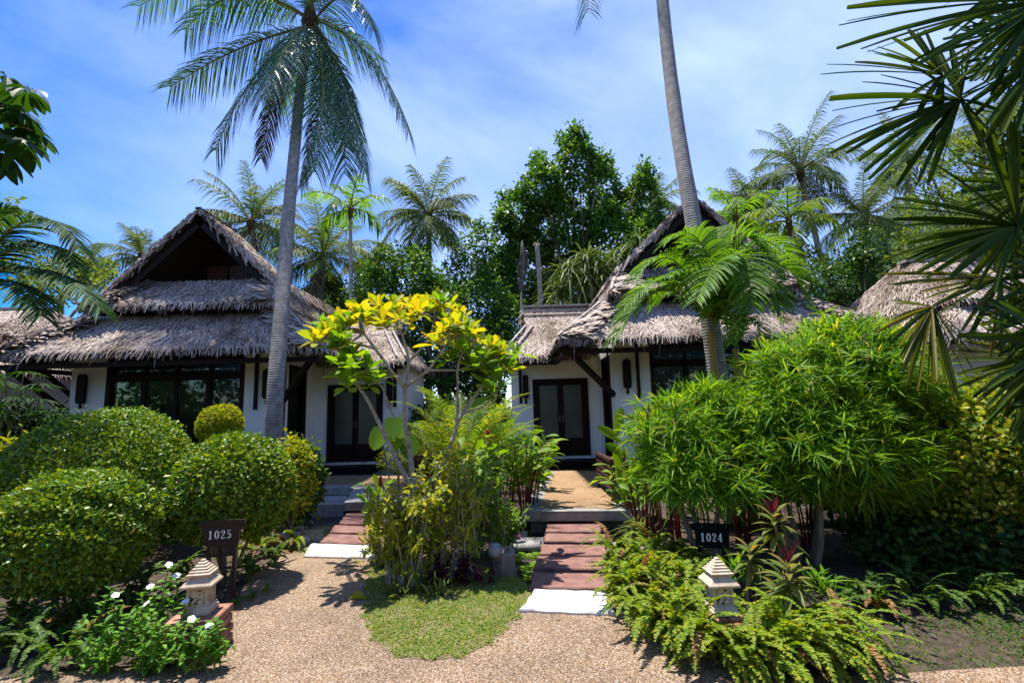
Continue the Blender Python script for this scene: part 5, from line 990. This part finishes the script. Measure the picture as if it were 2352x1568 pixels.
# thin-stemmed shrub
def twiggy(label, base, seed, n, h, sx, sy, leaf, ll=.10, lw=.037, cat='shrub', group='twiggy shrubs', per=24):
    r = rs(seed); o = thing('twiggy_shrub', label, cat, base, group); ms = MB(); ml = MB(); b = a3(base)
    for i in range(n):
        q = b+np.array([r.uniform(-sx, sx), r.uniform(-sy, sy), -.03]); e = q+np.array([r.normal(0, .10), r.normal(0, .08), h*r.uniform(.6, 1.12)]); P = bez(q, (q+e)/2+r.normal(0, .03, 3), e, 8); ms.tube(P, np.linspace(.0085, .003, 8), 5)
        for s_ in range(5):
            t0 = int(r.integers(2, 7)); e2 = P[t0]+np.array([r.normal(0, .10), r.normal(0, .09), r.uniform(.05, .24)]); P2 = bez(P[t0], (P[t0]+e2)/2+r.normal(0, .015, 3), e2, 5); ms.tube(P2, np.linspace(.004, .0015, 5), 4)
            k = per//3; Q, T = along(P2, r.uniform(.3, 1, k)); ml.leaves(Q, r.normal(0, .8, (k, 3))+T*.5+np.array([0, 0, -.1]), UP+r.normal(0, .3, (k, 3)), ll*r.uniform(.6, 1.2, k), lw*r.uniform(.8, 1.2, k), T_OVAL, .3)
        k = per; Q, T = along(P, r.uniform(.25, 1, k)); ml.leaves(Q, r.normal(0, .8, (k, 3))+UP*.3, UP+r.normal(0, .3, (k, 3)), ll*r.uniform(.6, 1.2, k), lw, T_OVAL, .3)
    ms.build('stem', M_PALEBARK, o); ml.build('foliage', leaf, o)
twiggy('thin-stemmed yellow-green shrub at the front left of the centre bed', gp(925, 1345), 120, 20, .85, .19, .12, LEAFY)
twiggy('thin-stemmed green shrub at the front right of the centre bed, above the purple plant', gp(1035, 1325), 121, 26, 1.15, .22, .14, LEAF3 if 0 else LEAFY, .09, .03)
twiggy('green leafy shrub behind the round wooden stump', gp(1105, 1275), 122, 22, 1.05, .2, .14, BROAD, .10, .035)
twiggy('low yellow-green shrub leaning over the left white slab from the centre bed', gp(880, 1300), 123, 9, .42, .08, .08, LEAFY, .07, .028)
twiggy('small green shrub at the pond side between the stump and the stepping stones', gp(1165, 1255), 124, 9, .42, .12, .1, BROAD, .07, .028)
p = gp(915, 1112); clipped('low yellow shrub at the right end of the left terrace', (p.x-.1, p.y+.3, .52), (.42, .35, .3), 1500, 125, LEAFY, .075, .022, -1, group='loose leafy shrubs', name='leafy_shrub', jit=.12)
p = gp(1060, 1345); o = thing('purple_plant', 'dark purple-leaved plant at the foot of the centre bed, left of the stump', 'plant', p); m = MB(); ms = MB(); r = rs(126)
for i in range(26):
    q = a3(p)+np.array([r.uniform(-.24, .24), r.uniform(-.08, .1), 0]); e = q+np.array([r.normal(0, .04), r.normal(0, .04), r.uniform(.1, .27)]); ms.tube([q, (q+e)/2, e], .003, 4); k = 12; Q, T = along(np.array([q, (q+e)/2, e]), r.uniform(.4, 1, k)); m.leaves(Q, r.normal(0, 1, (k, 3))+UP*.2, UP, .07*r.uniform(.6, 1.2, k), .034, T_OVAL, .25)
ms.build('stem', STEMR, o); m.build('foliage', PURPLE, o)
for k, (u, v, lb, lf) in enumerate(((905, 1372, 'dark strap-leaved tuft at the front of the centre bed, below the yellow-green shrub', CORDY), (965, 1362, 'strap-leaved tuft left of the dark purple plant', CORDY), (1000, 1368, 'small strap-leaved tuft in front of the dark purple plant', SPIKY))):
    p = gp(u, v); strap_clump('strap_plant', lb, 'plant', (p.x, p.y, .02), 127+k, lf, 34, .2, .022, (.1, 1.4), .4, 'strap-leaved tufts', T_STRAP, .05)
# elephant ear
p = P0(915, 1100, 7.2); o = thing('elephant_ear', 'elephant ear with three big scalloped leaves before the left bungalow door', 'plant', p); ms = MB(); m = MB(); r = rs(131)
for (u, v, dx) in ((875, 1010, -.5), (912, 1012, -.2), (938, 1030, .3), (905, 985, .1)):
    e = a3(at(u, v-18, 7.1)); ms.tube(bez(a3(p), (a3(p)+e)/2+np.array([dx*.1, .1, .1]), e, 8), np.linspace(.016, .008, 8), 6); D = np.array([dx*.5, -.35, -.85]); S = norm(np.cross(D, [0, -1, .3])); Nn = np.cross(S, norm(D))
    n = 15; t = np.linspace(0, 1, n); prof = np.sqrt(np.clip(1-(2*t-.85)**2/1.35, 0, 1))*(1-.25*t); L_ = .34; V = []
    for i in range(n):
        c = e+norm(D)*L_*(t[i]-.18); w = .15*prof[i]*(1+.06*(-1)**i); V += [c-S*w+Nn*.03*w/.15, c-S*w*.5+Nn*.012, c, c+S*w*.5+Nn*.012, c+S*w+Nn*.03*w/.15]
    F = [[5*i+j, 5*i+j+1, 5*i+6+j, 5*i+5+j] for i in range(n-1) for j in range(4)]; m.add(V, F)
ms.build('stem', STEMG, o); m.build('leaf_blades', BROAD, o, smooth=True)
# stump with ball spotlight
p = gp(1155, 1318); o = thing('tree_stump', 'weathered round wooden stump at the corner of the lawn by the stepping stones', 'stump', p); m = MB(); k = 40; an = np.arange(k)*6.283/k; r = rs(132)
rad = .118+.010*np.abs(np.sin(an*9))+r.normal(0, .003, k); V = []
for z, s in ((-.08, 1.12), (.03, 1.04), (.12, 1.0), (.215, 1.01), (.225, .93), (.222, .6), (.21, .2)): V.append(np.c_[np.cos(an)*rad*s, np.sin(an)*rad*s, np.full(k, z)+.012*np.sin(an*2)])
V = np.concatenate(V)+a3(p); i = np.arange(6)[:, None]*k; j = np.arange(k)[None]; j2 = (j+1) % k; m.add(V, np.stack([i+j, i+j2, i+k+j2, i+k+j], -1).reshape(-1, 4)); m.f.append((np.arange(k)[None]+6*k, 0)); m.build('trunk', noise_mat('stump_bark', [(.05, .038, .028), (.17, .14, .115), (.26, .23, .2)], 12, stretch=(1, 1, .15), rough=.95, bump=.8), o)
q = a3(at(1137, 1263, p.y-.1)); boulder('ball_lamp', q, (.125, .125, .125), 'mottled grey ball spotlight on the left top of the wooden stump', 'spotlight', noise_mat('mottled_metal', [(.10, .095, .09), (.24, .235, .225), (.32, .32, .31)], 30, rough=.4, bump=.1), 33)
m = MB(); m.tube([q, a3(p)+np.array([-.06, 0, .16])], .018, 8); tag(m.build('lamp_bracket', M_WOOD), 'short dark bracket joining the ball spotlight to the stump', 'bracket')
# water lily
r = rs(134); p = gp(1215, 1280, -.14); o = thing('water_lily', 'water lily with floating pads and a pink flower left of the right stepping stones', 'water lily', (p.x, p.y, -.149)); n = 0
for u, v in ((1205, 1252), (1232, 1248), (1195, 1272), (1222, 1275), (1238, 1268), (1208, 1300), (1232, 1295), (1216, 1318), (1196, 1240), (1222, 1236), (1245, 1240), (1180, 1285), (1150, 1240), (1120, 1228)):
    c = gp(u, v, -.14); m = MB(); k = 22; R_ = r.uniform(.055, .10); a0 = r.uniform(0, 6); an = a0+np.linspace(.12, 6.16, k); V = np.concatenate([[[c.x, c.y, -.144+r.uniform(0, .01)]], np.c_[c.x+np.cos(an)*R_, c.y+np.sin(an)*R_, -.141+r.uniform(0, .014, k)]]); m.add(V, [[0, i+1, i+2] for i in range(k-1)]); m.build('lily_pad', BROAD, o)
c = a3(gp(1188, 1235, -.02)); m = MB(); n = 26; a = np.arange(n)*2.4; e = np.linspace(.2, 1.3, n); m.leaves(np.tile(c, (n, 1)), np.stack([np.cos(e)*np.cos(a), np.cos(e)*np.sin(a), np.sin(e)], 1), UP, .062, .018, T_LANCE, -.05); m.tube([c-np.array([0, 0, .14]), c], .006, 5); m.build('pink_flower', PINK, o)
# fallen leaf
p = gp(818, 1378); m = MB(); t = np.linspace(0, 1, 9); V = []
for i in range(9):
    w = .035*math.sin(math.pi*(.06+.92*t[i])**.8); V += [[p.x-.06+.15*t[i], p.y-w+.03*(1-t[i]), .012+.025*abs(w)/.035+.02*t[i]**2], [p.x-.06+.15*t[i], p.y+.03*(1-t[i]), .008], [p.x-.06+.15*t[i], p.y+w+.03*(1-t[i]), .012+.05*abs(w)/.035]]
m.add(V, [[3*i+j, 3*i+3+j, 3*i+4+j, 3*i+1+j] for i in range(8) for j in range(2)]); m.tube([(p.x-.12, p.y+.045, .012), (p.x-.055, p.y+.03, .01)], .003, 5); tag(m.build('fallen_leaf', PLUM, smooth=True), 'curled yellow fallen leaf on the gravel left of the lawn', 'leaf')
# benches
def bench(label, loc, rz, w, hb=.82, seat=.42):
    o = thing('garden_bench', label, 'bench', loc, 'dark wooden terrace benches', rz)
    for x in (-w/2+.03, w/2-.03):
        for y in (.02, -.42): m = MB(); m.b2(x-.03, x+.03, y-.03, y+.03, 0, hb if y > 0 else seat+.2); m.build('leg', M_WOODR, o, local=True)
        m = MB(); m.b2(x-.028, x+.028, -.45, -.012, seat+.2, seat+.24); m.build('armrest', M_WOODR, o, local=True)
    m = MB(); m.b2(-w/2+.062, w/2-.062, -.42, .0, seat-.04, seat); m.build('seat', M_WOODR, o, local=True)
    m = MB(); m.b2(-w/2, w/2, -.02, .06, hb+.002, hb+.045); x = -w/2+.07
    while x < w/2-.06: m.b2(x, x+.035, .005, .027, .12, hb-.002); x += .075
    for z in np.arange(.14, hb-.03, .08): m.b2(-w/2+.065, w/2-.065, .03, .048, z, z+.045)
    m.build('lattice_back', M_WOODR, o, local=True); return o
p = gp(985, 1092, .2); bench('dark lattice-backed bench half hidden behind the plumeria trunks', (at(1005, 1050, 8.9).x, 8.9, 0.0), R(0), .95, .78)
p = gp(1412, 1140, .2); bench('dark wooden bench along the right rim of the right terrace', (c7(745, 600)[0]*0+gp(*c7(756, 600), .2).x, 8.2, .2), R(90), 1.3, .56, .3)
# ================================================================== lawn grass and litter
r = rs(140); A = np.array(P_LW); n = 60000; P = np.c_[r.uniform(A[:, 0].min()-.05, A[:, 0].max()+.05, n), r.uniform(A[:, 1].min()-.05, A[:, 1].max()+.05, n)]
Pw = P+np.c_[.03*np.sin(P[:, 1]*31)+.02*np.sin(P[:, 1]*77), .03*np.sin(P[:, 0]*29)]; den = .6+.4*np.sin(P[:, 0]*9+1)*np.sin(P[:, 1]*11); P = P[inside(Pw, P_LW) & (r.uniform(0, 1, n) < den+.25)]; n = len(P)
m = MB(); m.leaves(np.c_[P, np.full(n, .008)], np.c_[r.normal(0, .7, (n, 2)), np.full(n, .75)], UP+r.normal(0, .3, (n, 3)), r.uniform(.015, .042, n), r.uniform(.004, .008, n), T_STRAP2, .3); tag(m.build('lawn_grass', GRASS), 'patchy sunlit grass of the rounded lawn', 'grass', kind='stuff')
def grass_patch(name, label, polypx, n, h, leaf, seed):
    r = rs(seed); poly = gpoly(polypx); A = np.array(poly); P = np.c_[r.uniform(A[:, 0].min(), A[:, 0].max(), n), r.uniform(A[:, 1].min(), A[:, 1].max(), n)]
    P = P[inside(P, poly) & (r.uniform(0, 1, n) < .55+.45*np.sin(P[:, 0]*5+seed)*np.sin(P[:, 1]*4))]; k = len(P); m = MB(); m.leaves(np.c_[P, np.full(k, -.02)], np.c_[r.normal(0, .6, (k, 2)), np.full(k, .8)], UP+r.normal(0, .3, (k, 3)), h*r.uniform(.5, 1.2, k), .007, T_STRAP2, .4); tag(m.build(name, leaf), label, 'grass', kind='stuff')
grass_patch('corner_grass', 'thin grass coloured dark for shade on the bare soil at the lower right', [(2050, 1545), (2400, 1520), (2600, 1400), (2400, 1350), (2050, 1420)], 12000, .05, FERND, 141)  # darker fern colour on the blades stands in for shade over this corner
grass_patch('pond_grass', 'fresh grass at the pond bank by the stump', [(1120, 1330), (1180, 1310), (1225, 1350), (1215, 1385), (1150, 1370)], 3500, .07, BROAD, 142)
grass_patch('bank_grass', 'grass at the left pond bank by the white slab', [(640, 1262), (650, 1240), (705, 1232), (712, 1262), (690, 1275)], 2500, .08, BROAD, 143)
r = rs(144); n = 1500; P = np.c_[r.uniform(1.5, 9, n), r.uniform(2.8, 7.5, n)]; m = MB(); m.leaves(np.c_[P, np.full(n, -.0)], np.c_[r.normal(0, 1, (n, 2)), r.uniform(0, .3, n)], UP+r.normal(0, .35, (n, 3)), r.uniform(.03, .09, n), r.uniform(.015, .035, n), T_OVAL, .1); tag(m.build('leaf_litter', COCOB), 'dry brown leaves scattered on the soil under the right shrubs', 'leaf litter', kind='stuff')
r = rs(145); n = 90; P = np.c_[r.uniform(-3.0, 2.2, n), r.uniform(2.7, 4.6, n)]; P = P[inside(P, P_GR)]; n = len(P); m = MB(); m.leaves(np.c_[P, np.full(n, .010)], np.c_[r.normal(0, 1, (n, 2)), r.uniform(0, .25, n)], UP+r.normal(0, .3, (n, 3)), r.uniform(.012, .035, n), r.uniform(.005, .012, n), T_OVAL, .1); tag(m.build('path_litter', COCOB), 'tiny dry leaf bits lying about the gravel path', 'leaf litter', kind='stuff')
# ================================================================== right garden
def lob(u, v, Y, rx, ry, rz): p = at(u, v, Y); return ((p.x, p.y, p.z), (rx, ry, rz))
b = gp(1630, 1290); Yr = b.y
narrow_shrub('narrow-leaved green shrub behind sign 1024, nearest to the right terrace', (b.x, b.y, 0), [(*lob(1555, 1000, Yr, .50, .5, .42), .32), (*lob(1700, 985, Yr+.1, .52, .5, .46), .34), (*lob(1625, 945, Yr+.2, .48, .45, .34), .25), (*lob(1610, 1080, Yr-.25, .6, .45, .32), .33), (*lob(1750, 1070, Yr, .45, .45, .36), .22)], 150, NARROW, 800)
b = gp(1925, 1330); Yr = b.y+.45
narrow_shrub('largest narrow-leaved green shrub, tallest of the right garden', (b.x, Yr, 0), [(*lob(1850, 900, Yr, .62, .6, .6), .3), (*lob(1985, 885, Yr, .62, .6, .6), .33), (*lob(1930, 815, Yr+.2, .58, .5, .40), .26), (*lob(1940, 1020, Yr-.3, .8, .55, .46), .4), (*lob(2060, 950, Yr+.1, .45, .5, .45), .22), (*lob(1800, 960, Yr-.1, .45, .5, .4), .2), (*lob(1850, 1080, Yr-.2, .4, .4, .3), .14), (*lob(1960, 1090, Yr-.3, .42, .4, .28), .14)], 151, NARROW, 1250, trunks=5, r0=.034, hubz=.9)
c = at(2215, 1060, 4.9); clipped('yellow-variegated hedge shrub with bare stems right of the largest narrow-leaved shrub', (c.x, 5.0, .98), (.92, .65, .66), 17000, 152, VARIEG, .056, .046, -.9, 16, 'variegated hedge shrubs', 'hedge_shrub', .09, .4, sr=.014)
c = at(2420, 1040, 4.6); clipped('yellow-variegated hedge shrub cut by the right picture edge', (c.x, 4.8, 1.0), (.78, .6, .66), 15000, 153, VARIEG, .056, .046, -.9, 16, 'variegated hedge shrubs', 'hedge_shrub', .09, .4, sr=.014)
c = at(2160, 1130, 5.6); clipped('dark lower hedge shrub between the largest narrow-leaved shrub and the variegated hedge', (c.x-.3, 5.6, .72), (.8, .5, .55), 6000, 154, DARKLEAF, .08, .06, -.9, 14, 'variegated hedge shrubs', 'hedge_shrub', .1, .4, sr=.014)
for k, (u, lb) in enumerate(((2030, 'low dark shrub behind the trunk of the largest narrow-leaved shrub'), (2160, 'low dark shrub behind the bare stems of the variegated hedge'), (2330, 'low dark shrub at the right edge behind the variegated hedge'))):
    q = P0(u, 1000, 6.6); clipped(lb, (q.x, 6.6, .5), (.8, .45, .62), 2600, 270+k, MIDLEAF if k == 1 else DARKLEAF, .11, .06, -1, 6, 'loose leafy shrubs', 'leafy_shrub', .12, .5)
q = P0(2085, 1000, 5.0); clipped('green hedge shrub with bare stems, leftmost of the hedge by the largest narrow-leaved shrub', (q.x, 5.15, .82), (.62, .5, .5), 7500, 273, VARIEG, .056, .046, -.9, 16, 'variegated hedge shrubs', 'hedge_shrub', .09, .4, sr=.012)
q = P0(2260, 1000, 4.7); clipped('low leafy shrub at the foot of the variegated hedge', (q.x, 4.75, .3), (.8, .35, .36), 3200, 274, DARKLEAF, .08, .045, -1, 6, 'loose leafy shrubs', 'leafy_shrub', .12, .5)
q = P0(2060, 1000, 5.0); clipped('low leafy shrub right of the trunk of the largest narrow-leaved shrub', (q.x, 5.0, .28), (.6, .35, .34), 2600, 275, DARKLEAF, .08, .045, -1, 6, 'loose leafy shrubs', 'leafy_shrub', .12, .5)
c = at(2300, 930, 7.0); clipped('pale green leafy shrub in front of the far right bungalow wall', (c.x, 7.0, 1.35), (.9, .5, .55), 1500, 155, LEAFY, .16, .05, -1, 6, 'loose leafy shrubs', 'leafy_shrub', .15)
RG = 'red-stemmed gingers of the right garden'
for k, (u, v, lb, n, h) in enumerate(((1715, 1262, 'red-stemmed ginger between the two narrow-leaved shrubs, left one', 9, .95), (1790, 1255, 'red-stemmed ginger directly right of sign 1024', 9, .9), (1855, 1262, 'red-stemmed ginger at the foot of the largest narrow-leaved shrub', 7, .8), (1480, 1258, 'red-stemmed ginger by the front right corner of the right terrace', 6, .8), (1545, 1240, 'red-stemmed ginger behind the left trunk of the shrub at sign 1024', 7, .9))): ginger(lb, gp(u, v), 160+k, n, h, .16, BROAD, STEMR, .26, .08, RG, tfrom=.62, nl=6, lean=.12)
for k, (u, v, lb) in enumerate(((1660, 1215, 'leafy ginger behind sign 1024, under the shrub crown'), (1760, 1200, 'leafy ginger in the shade behind the red stems'), (1440, 1195, 'leafy ginger crowding the right rim of the right terrace'), (1520, 1185, 'leafy ginger at the wall of the right bungalow, behind the bench'), (1880, 1200, 'leafy ginger behind the largest narrow-leaved shrub'), (2000, 1210, 'leafy ginger behind the dark hedge shrub'))): ginger(lb, gp(u, v), 170+k, 12, .75, .35, BROAD, STEMG, .28, .07, 'leafy gingers behind the right shrubs', nl=9, tfrom=.25)
p = gp(1462, 1205); o = thing('heliconia', 'heliconia with big pale paddle leaves at the right edge of the right terrace', 'plant', p); ms = MB(); m = MB(); r = rs(176)
for (u, v, du, dv, w) in ((1415, 1010, 12, -88, .15), (1432, 1020, -62, -52, .14), (1440, 1050, -52, -40, .13), (1425, 1100, -10, -95, .14), (1440, 1150, -25, -90, .12), (1460, 1000, 30, -80, .13)):
    s = a3(at(u, v, p.y-.1)); e = a3(at(u+du, v+dv, p.y-.15)); q = a3(p)+np.array([r.normal(0, .05), r.normal(0, .05), 0]); ms.tube(bez(q, (q+s)/2+r.normal(0, .02, 3), s, 7), np.linspace(.014, .007, 7), 6); D = e-s; l = np.linalg.norm(D); m.leaves([s], [D], np.array([[r.uniform(-.6, .2), -.8, .5]]), l, w, T_BIG, .12)
ms.build('stem', STEMR, o); m.build('leaf_blades', BROAD, o, smooth=True)
p = gp(1466, 1258); strap_clump('spider_plant', 'yellow-green strap-leaved tuft at the front right corner of the right terrace', 'plant', (p.x, p.y, .15), 177, SPIKY, 80, .4, .018, (-.1, 1.4), .6)
# cordylines
def cordy(label, base, hts, seed, red=True):
    r = rs(seed); o = thing('cordyline', label, 'plant', base, 'cordylines beside the right lantern'); ms = MB(); m = MB(); mr = MB()
    for h in hts:
        q = a3(base)+np.array([r.normal(0, .06), r.normal(0, .05), 0]); e = q+np.array([r.normal(0, .05), r.normal(0, .05), h]); ms.tube([q, (q+e)/2+r.normal(0, .015, 3), e], .011, 6); n = 24; a = np.arange(n)*2.4; el = np.linspace(.95, -.55, n); D = np.stack([np.cos(el)*np.cos(a), np.cos(el)*np.sin(a), np.sin(el)], 1)
        m.leaves(e-np.array([0, 0, 1])*np.linspace(0, .16, n)[:, None], D, UP, .23*r.uniform(.75, 1.1, n), .05, T_LANCE, .35)
        if red: n = 6; a = np.arange(n)*2.4; el = r.uniform(1.05, 1.45, n); D = np.stack([np.cos(el)*np.cos(a), np.cos(el)*np.sin(a), np.sin(el)], 1); mr.leaves(np.tile(e+np.array([0, 0, .03]), (n, 1)), D, UP+r.normal(0, .4, (n, 3)), .19*r.uniform(.6, 1.1, n), .032, T_LANCE, .05)
    ms.build('stem', M_BARK, o); m.build('foliage', CORDY, o)
    if red: mr.build('red_tip', REDLEAF, o)
p = gp(1805, 1385); cordy('cordyline with red tip, highest of the cordylines right of the lantern', (p.x, p.y, 0), (.66,), 180)
p = gp(1830, 1450); cordy('cordyline with two red tips, nearest to the front fern row', (p.x, p.y, 0), (.48, .36), 181)
p = gp(1735, 1400); cordy('green-brown cordyline directly right of the right stone lantern', (p.x, p.y, 0), (.42,), 182, False)
p = gp(1770, 1440); cordy('low green cordyline among the ferns right of the lantern', (p.x, p.y, 0), (.22,), 183, False)
for k, (u, v, lb) in enumerate(((1890, 1400, 'star-shaped narrow-leaved seedling right of the cordylines'), (1825, 1500, 'narrow-leaved seedling poking out of the front fern row'), (1700, 1370, 'narrow-leaved seedling between sign 1024 and the cordylines'))):
    p = gp(u, v); strap_clump('seedling', lb, 'plant', (p.x, p.y, .16 if k != 1 else .12), 185+k, NARROW, 46, .26, .022, (-.2, 1.3), .3, 'narrow-leaved seedlings', T_LANCE, .04)
# ferns
FR = 'sword ferns of the right border'; od = ['first', 'second', 'third', 'fourth', 'fifth', 'sixth', 'seventh', 'eighth', 'ninth', 'tenth', 'eleventh', 'twelfth', 'thirteenth']
rows = [([(1435, 1385), (1470, 1430), (1515, 1462), (1565, 1485), (1615, 1505), (1668, 1535), (1735, 1535), (1800, 1532), (1862, 1530), (1925, 1528)], 'sword fern at the gravel edge, {} from the right white slab', .44, 20, -1.57),
        ([(1425, 1345), (1475, 1375), (1530, 1405), (1575, 1425), (1765, 1478), (1805, 1480), (1870, 1475), (1935, 1475)], 'sword fern of the second row, {} from the right white slab', .50, 18, -1.57),
        ([(1425, 1300), (1470, 1318), (1525, 1345), (1580, 1375), (1560, 1310), (1500, 1280), (1600, 1330)], 'sword fern of the rear rows, {} from the stepping stones', .40, 18, -1.8)]
q = 190
for pts, lb, ln, n, out in rows:
    for k, (u, v) in enumerate(pts): p = gp(u, v); fern(lb.format(od[k]), (p.x, p.y, .05+.05*(out < -1.6)), q, FERN, n+4, ln*rs(q).uniform(.85, 1.15), FR, out, .036); q += 1
od2 = ['first', 'second', 'third', 'fourth', 'fifth', 'sixth', 'seventh', 'eighth', 'ninth']
for k, (u, v) in enumerate(((1965, 1370), (2020, 1400), (2080, 1350), (2130, 1390), (2190, 1345), (2240, 1385), (2290, 1340), (2340, 1375), (2390, 1330))):
    p = gp(u, v); fern('dark fern on the shaded soil under the hedge, {} from the cordylines'.format(od2[k]), (p.x, p.y, .02), 700+k, FERND, 15, .36, 'shade ferns under the hedge', -1.57)
# ================================================================== fan palm close by at the right edge
r = rs(230); b = P0(2560, 900, 4.3); o = thing('fan_palm', 'large dark fan palm reaching in from the right edge, its leaves against the sky', 'palm', b)
m = MB(); stems = []
for (u, v, Y, r0) in ((2560, 100, 4.3, .03), (2480, 560, 4.4, .028), (2640, 300, 4.6, .028), (2520, 800, 4.2, .026)):
    e = a3(at(u, v, Y)); q = np.array([e[0]+r.uniform(-.1, .1), e[1]+.1, 0]); C = bez(q, (q+e)/2+r.normal(0, .05, 3), e, 12); m.tube(C, r0, 7); stems.append(e)
m.build('stem', FIBRE, o, smooth=True)
W_FAN = tpl_leaf(7, [.35, .7, .9, 1, 1, .95, .85, .55], .35)
FANS = [((2206, 229, 2.35), [(1910, 232), (1922, 255), (1905, 335), (1990, 355), (2010, 400), (2110, 415), (2160, 390), (1985, 190), (2150, 100), (2195, 110), (2235, 110), (2290, 300), (2255, 330)], 0, FAN),
 ((2165, 174, 2.5), [(1890, 172), (1990, 115), (2030, 120), (2080, 60), (2120, 60), (2140, 260), (2165, 270), (2060, 250)], 0, FAN),
 ((2420, 0, 2.1), [(1952, 18), (1945, 108), (2085, 95), (2130, 140), (2200, 170), (2280, 175), (2350, 170), (2000, -60), (2100, -130), (2250, -150), (2330, 150)], 3, FAN),
 ((2335, 520, 2.2), [(2230, 275), (2290, 260), (2340, 260), (2170, 330), (2080, 430), (2050, 478), (2070, 520), (2090, 560), (2110, 600), (2030, 600), (2180, 640), (2250, 650), (2330, 680), (2400, 300), (2440, 420)], 2, FAN),
 ((2140, 705, 2.4), [(2070, 790), (2080, 840), (2110, 880), (2170, 865), (2190, 910), (2210, 850), (2230, 790), (2045, 690), (2060, 730), (2020, 760), (2150, 860), (2130, 880)], 1, FANY),
 ((2300, 640, 2.3), [(2020, 630), (2060, 655), (2120, 650), (2150, 700), (2230, 770), (2300, 800)], 1, FANY),
 ((2440, 800, 2.1), [(2260, 850), (2280, 960), (2300, 930), (2330, 980), (2350, 1000), (2200, 770), (2230, 700), (2290, 690), (2400, 980), (2350, 650)], 1, FAN),
 ((2420, 300, 2.5), [(2250, 180), (2280, 130), (2330, 110), (2250, 330), (2300, 400), (2350, 420), (2380, 120), (2220, 250)], 3, FAN),
 ((2480, -120, 2.4), [(2150, -60), (2200, 60), (2260, 110), (2300, 170), (2360, 200), (2420, 220), (2100, -150), (2240, 20)], 0, FAN),
 ((2500, 420, 2.6), [(2330, 250), (2300, 330), (2290, 420), (2320, 520), (2380, 600), (2360, 280), (2420, 620)], 1, FAN),
 ((2460, 640, 2.35), [(2300, 560), (2330, 600), (2280, 640), (2300, 720), (2330, 790), (2380, 560), (2350, 880)], 1, FAN)]
_rf = rs(231)
def autofan(u, v, Y, a0, a1, n, L0, st, lf=FAN): FANS.append(((u, v, Y), [(u+L0*_rf.uniform(.75, 1.1)*math.cos(a), v-L0*_rf.uniform(.75, 1.1)*math.sin(a)) for a in np.linspace(a0, a1, n)], st, lf))
autofan(2400, 130, 2.3, 1.7, 5.0, 14, 210, 0); autofan(2395, 430, 2.5, 1.2, 4.9, 15, 190, 3); autofan(2440, 720, 2.4, 1.8, 4.6, 14, 200, 1); autofan(2370, 830, 2.5, 2.2, 5.2, 14, 170, 3, FANY); autofan(2480, 900, 2.3, 1.9, 4.4, 13, 190, 3); autofan(2450, 60, 2.6, 2.4, 4.6, 13, 260, 0)
for (hub, tips, st, lf) in [((h[0], h[1], h[2]*1.6), t_, s_, l_) for h, t_, s_, l_ in FANS]:
    h = a3(at(*hub)); m = MB(); e = stems[st]; m.tube(bez(e, (e+h)/2+np.array([0, 0, .08]), h, 9), .009, 6, 1)
    tips = tips+[(tips[i][0]*w_+tips[i-1][0]*(1-w_)+r.normal(0, 9), tips[i][1]*w_+tips[i-1][1]*(1-w_)+r.normal(0, 9)) for i in range(1, len(tips)) for w_ in (r.uniform(.2, .5), r.uniform(.5, .8))]
    T = np.array([a3(at(u, v, hub[2]+r.uniform(-.36, .28))) for u, v in tips]); D = T-h; k = len(D)
    m.leaves(np.tile(h, (k, 1)), D+np.array([0, 0, 1.0])*np.linalg.norm(D, axis=1)[:, None]*.1, np.array([.15, -.75, .5])+r.normal(0, .35, (k, 3)), np.linalg.norm(D, axis=1)*1.02, (.036 if lf is FANY else .050)*r.uniform(.6, 1.15, k), W_FAN, .10)
    m.build('fan_leaf', [lf, STEMG], o)
# ================================================================== low growth behind the garden and the trees across the path (seen in the window glass)
for k, (u, Y, lb, lf, z) in enumerate(((1040, 14.5, 'dark shrub in the gap between the two bungalows', DARKLEAF, .9), (960, 13.6, 'green shrub at the right end of the left bungalow wing', MIDLEAF, .8), (1125, 13.8, 'green shrub at the left end of the right bungalow wing', MIDLEAF, .8), (1080, 18, 'tall dark thicket closing the view between the bungalows', DARKLEAF, 1.6))):
    c = at(u, 900, Y); clipped(lb, (c.x, Y, z), (1.1, .7, z), 2600, 250+k, lf, .17, .09, -1, 5, 'loose leafy shrubs', 'leafy_shrub', .12)
m = MB(); r = rs(260)
for k in range(34):
    x = -26+k*1.6+r.uniform(-.5, .5); h = r.uniform(2.2, 4.2); leaf_blob(m, (x, -9.5+r.uniform(-1.5, 1.5), h), (1.7, 1.3, h), 700, .42, .26, r, T_SMALL, clump=.35, per=20)
tag(m.build('garden_thicket', DARKLEAF), 'thicket of trees across the path, facing the bungalows', 'trees', kind='stuff')
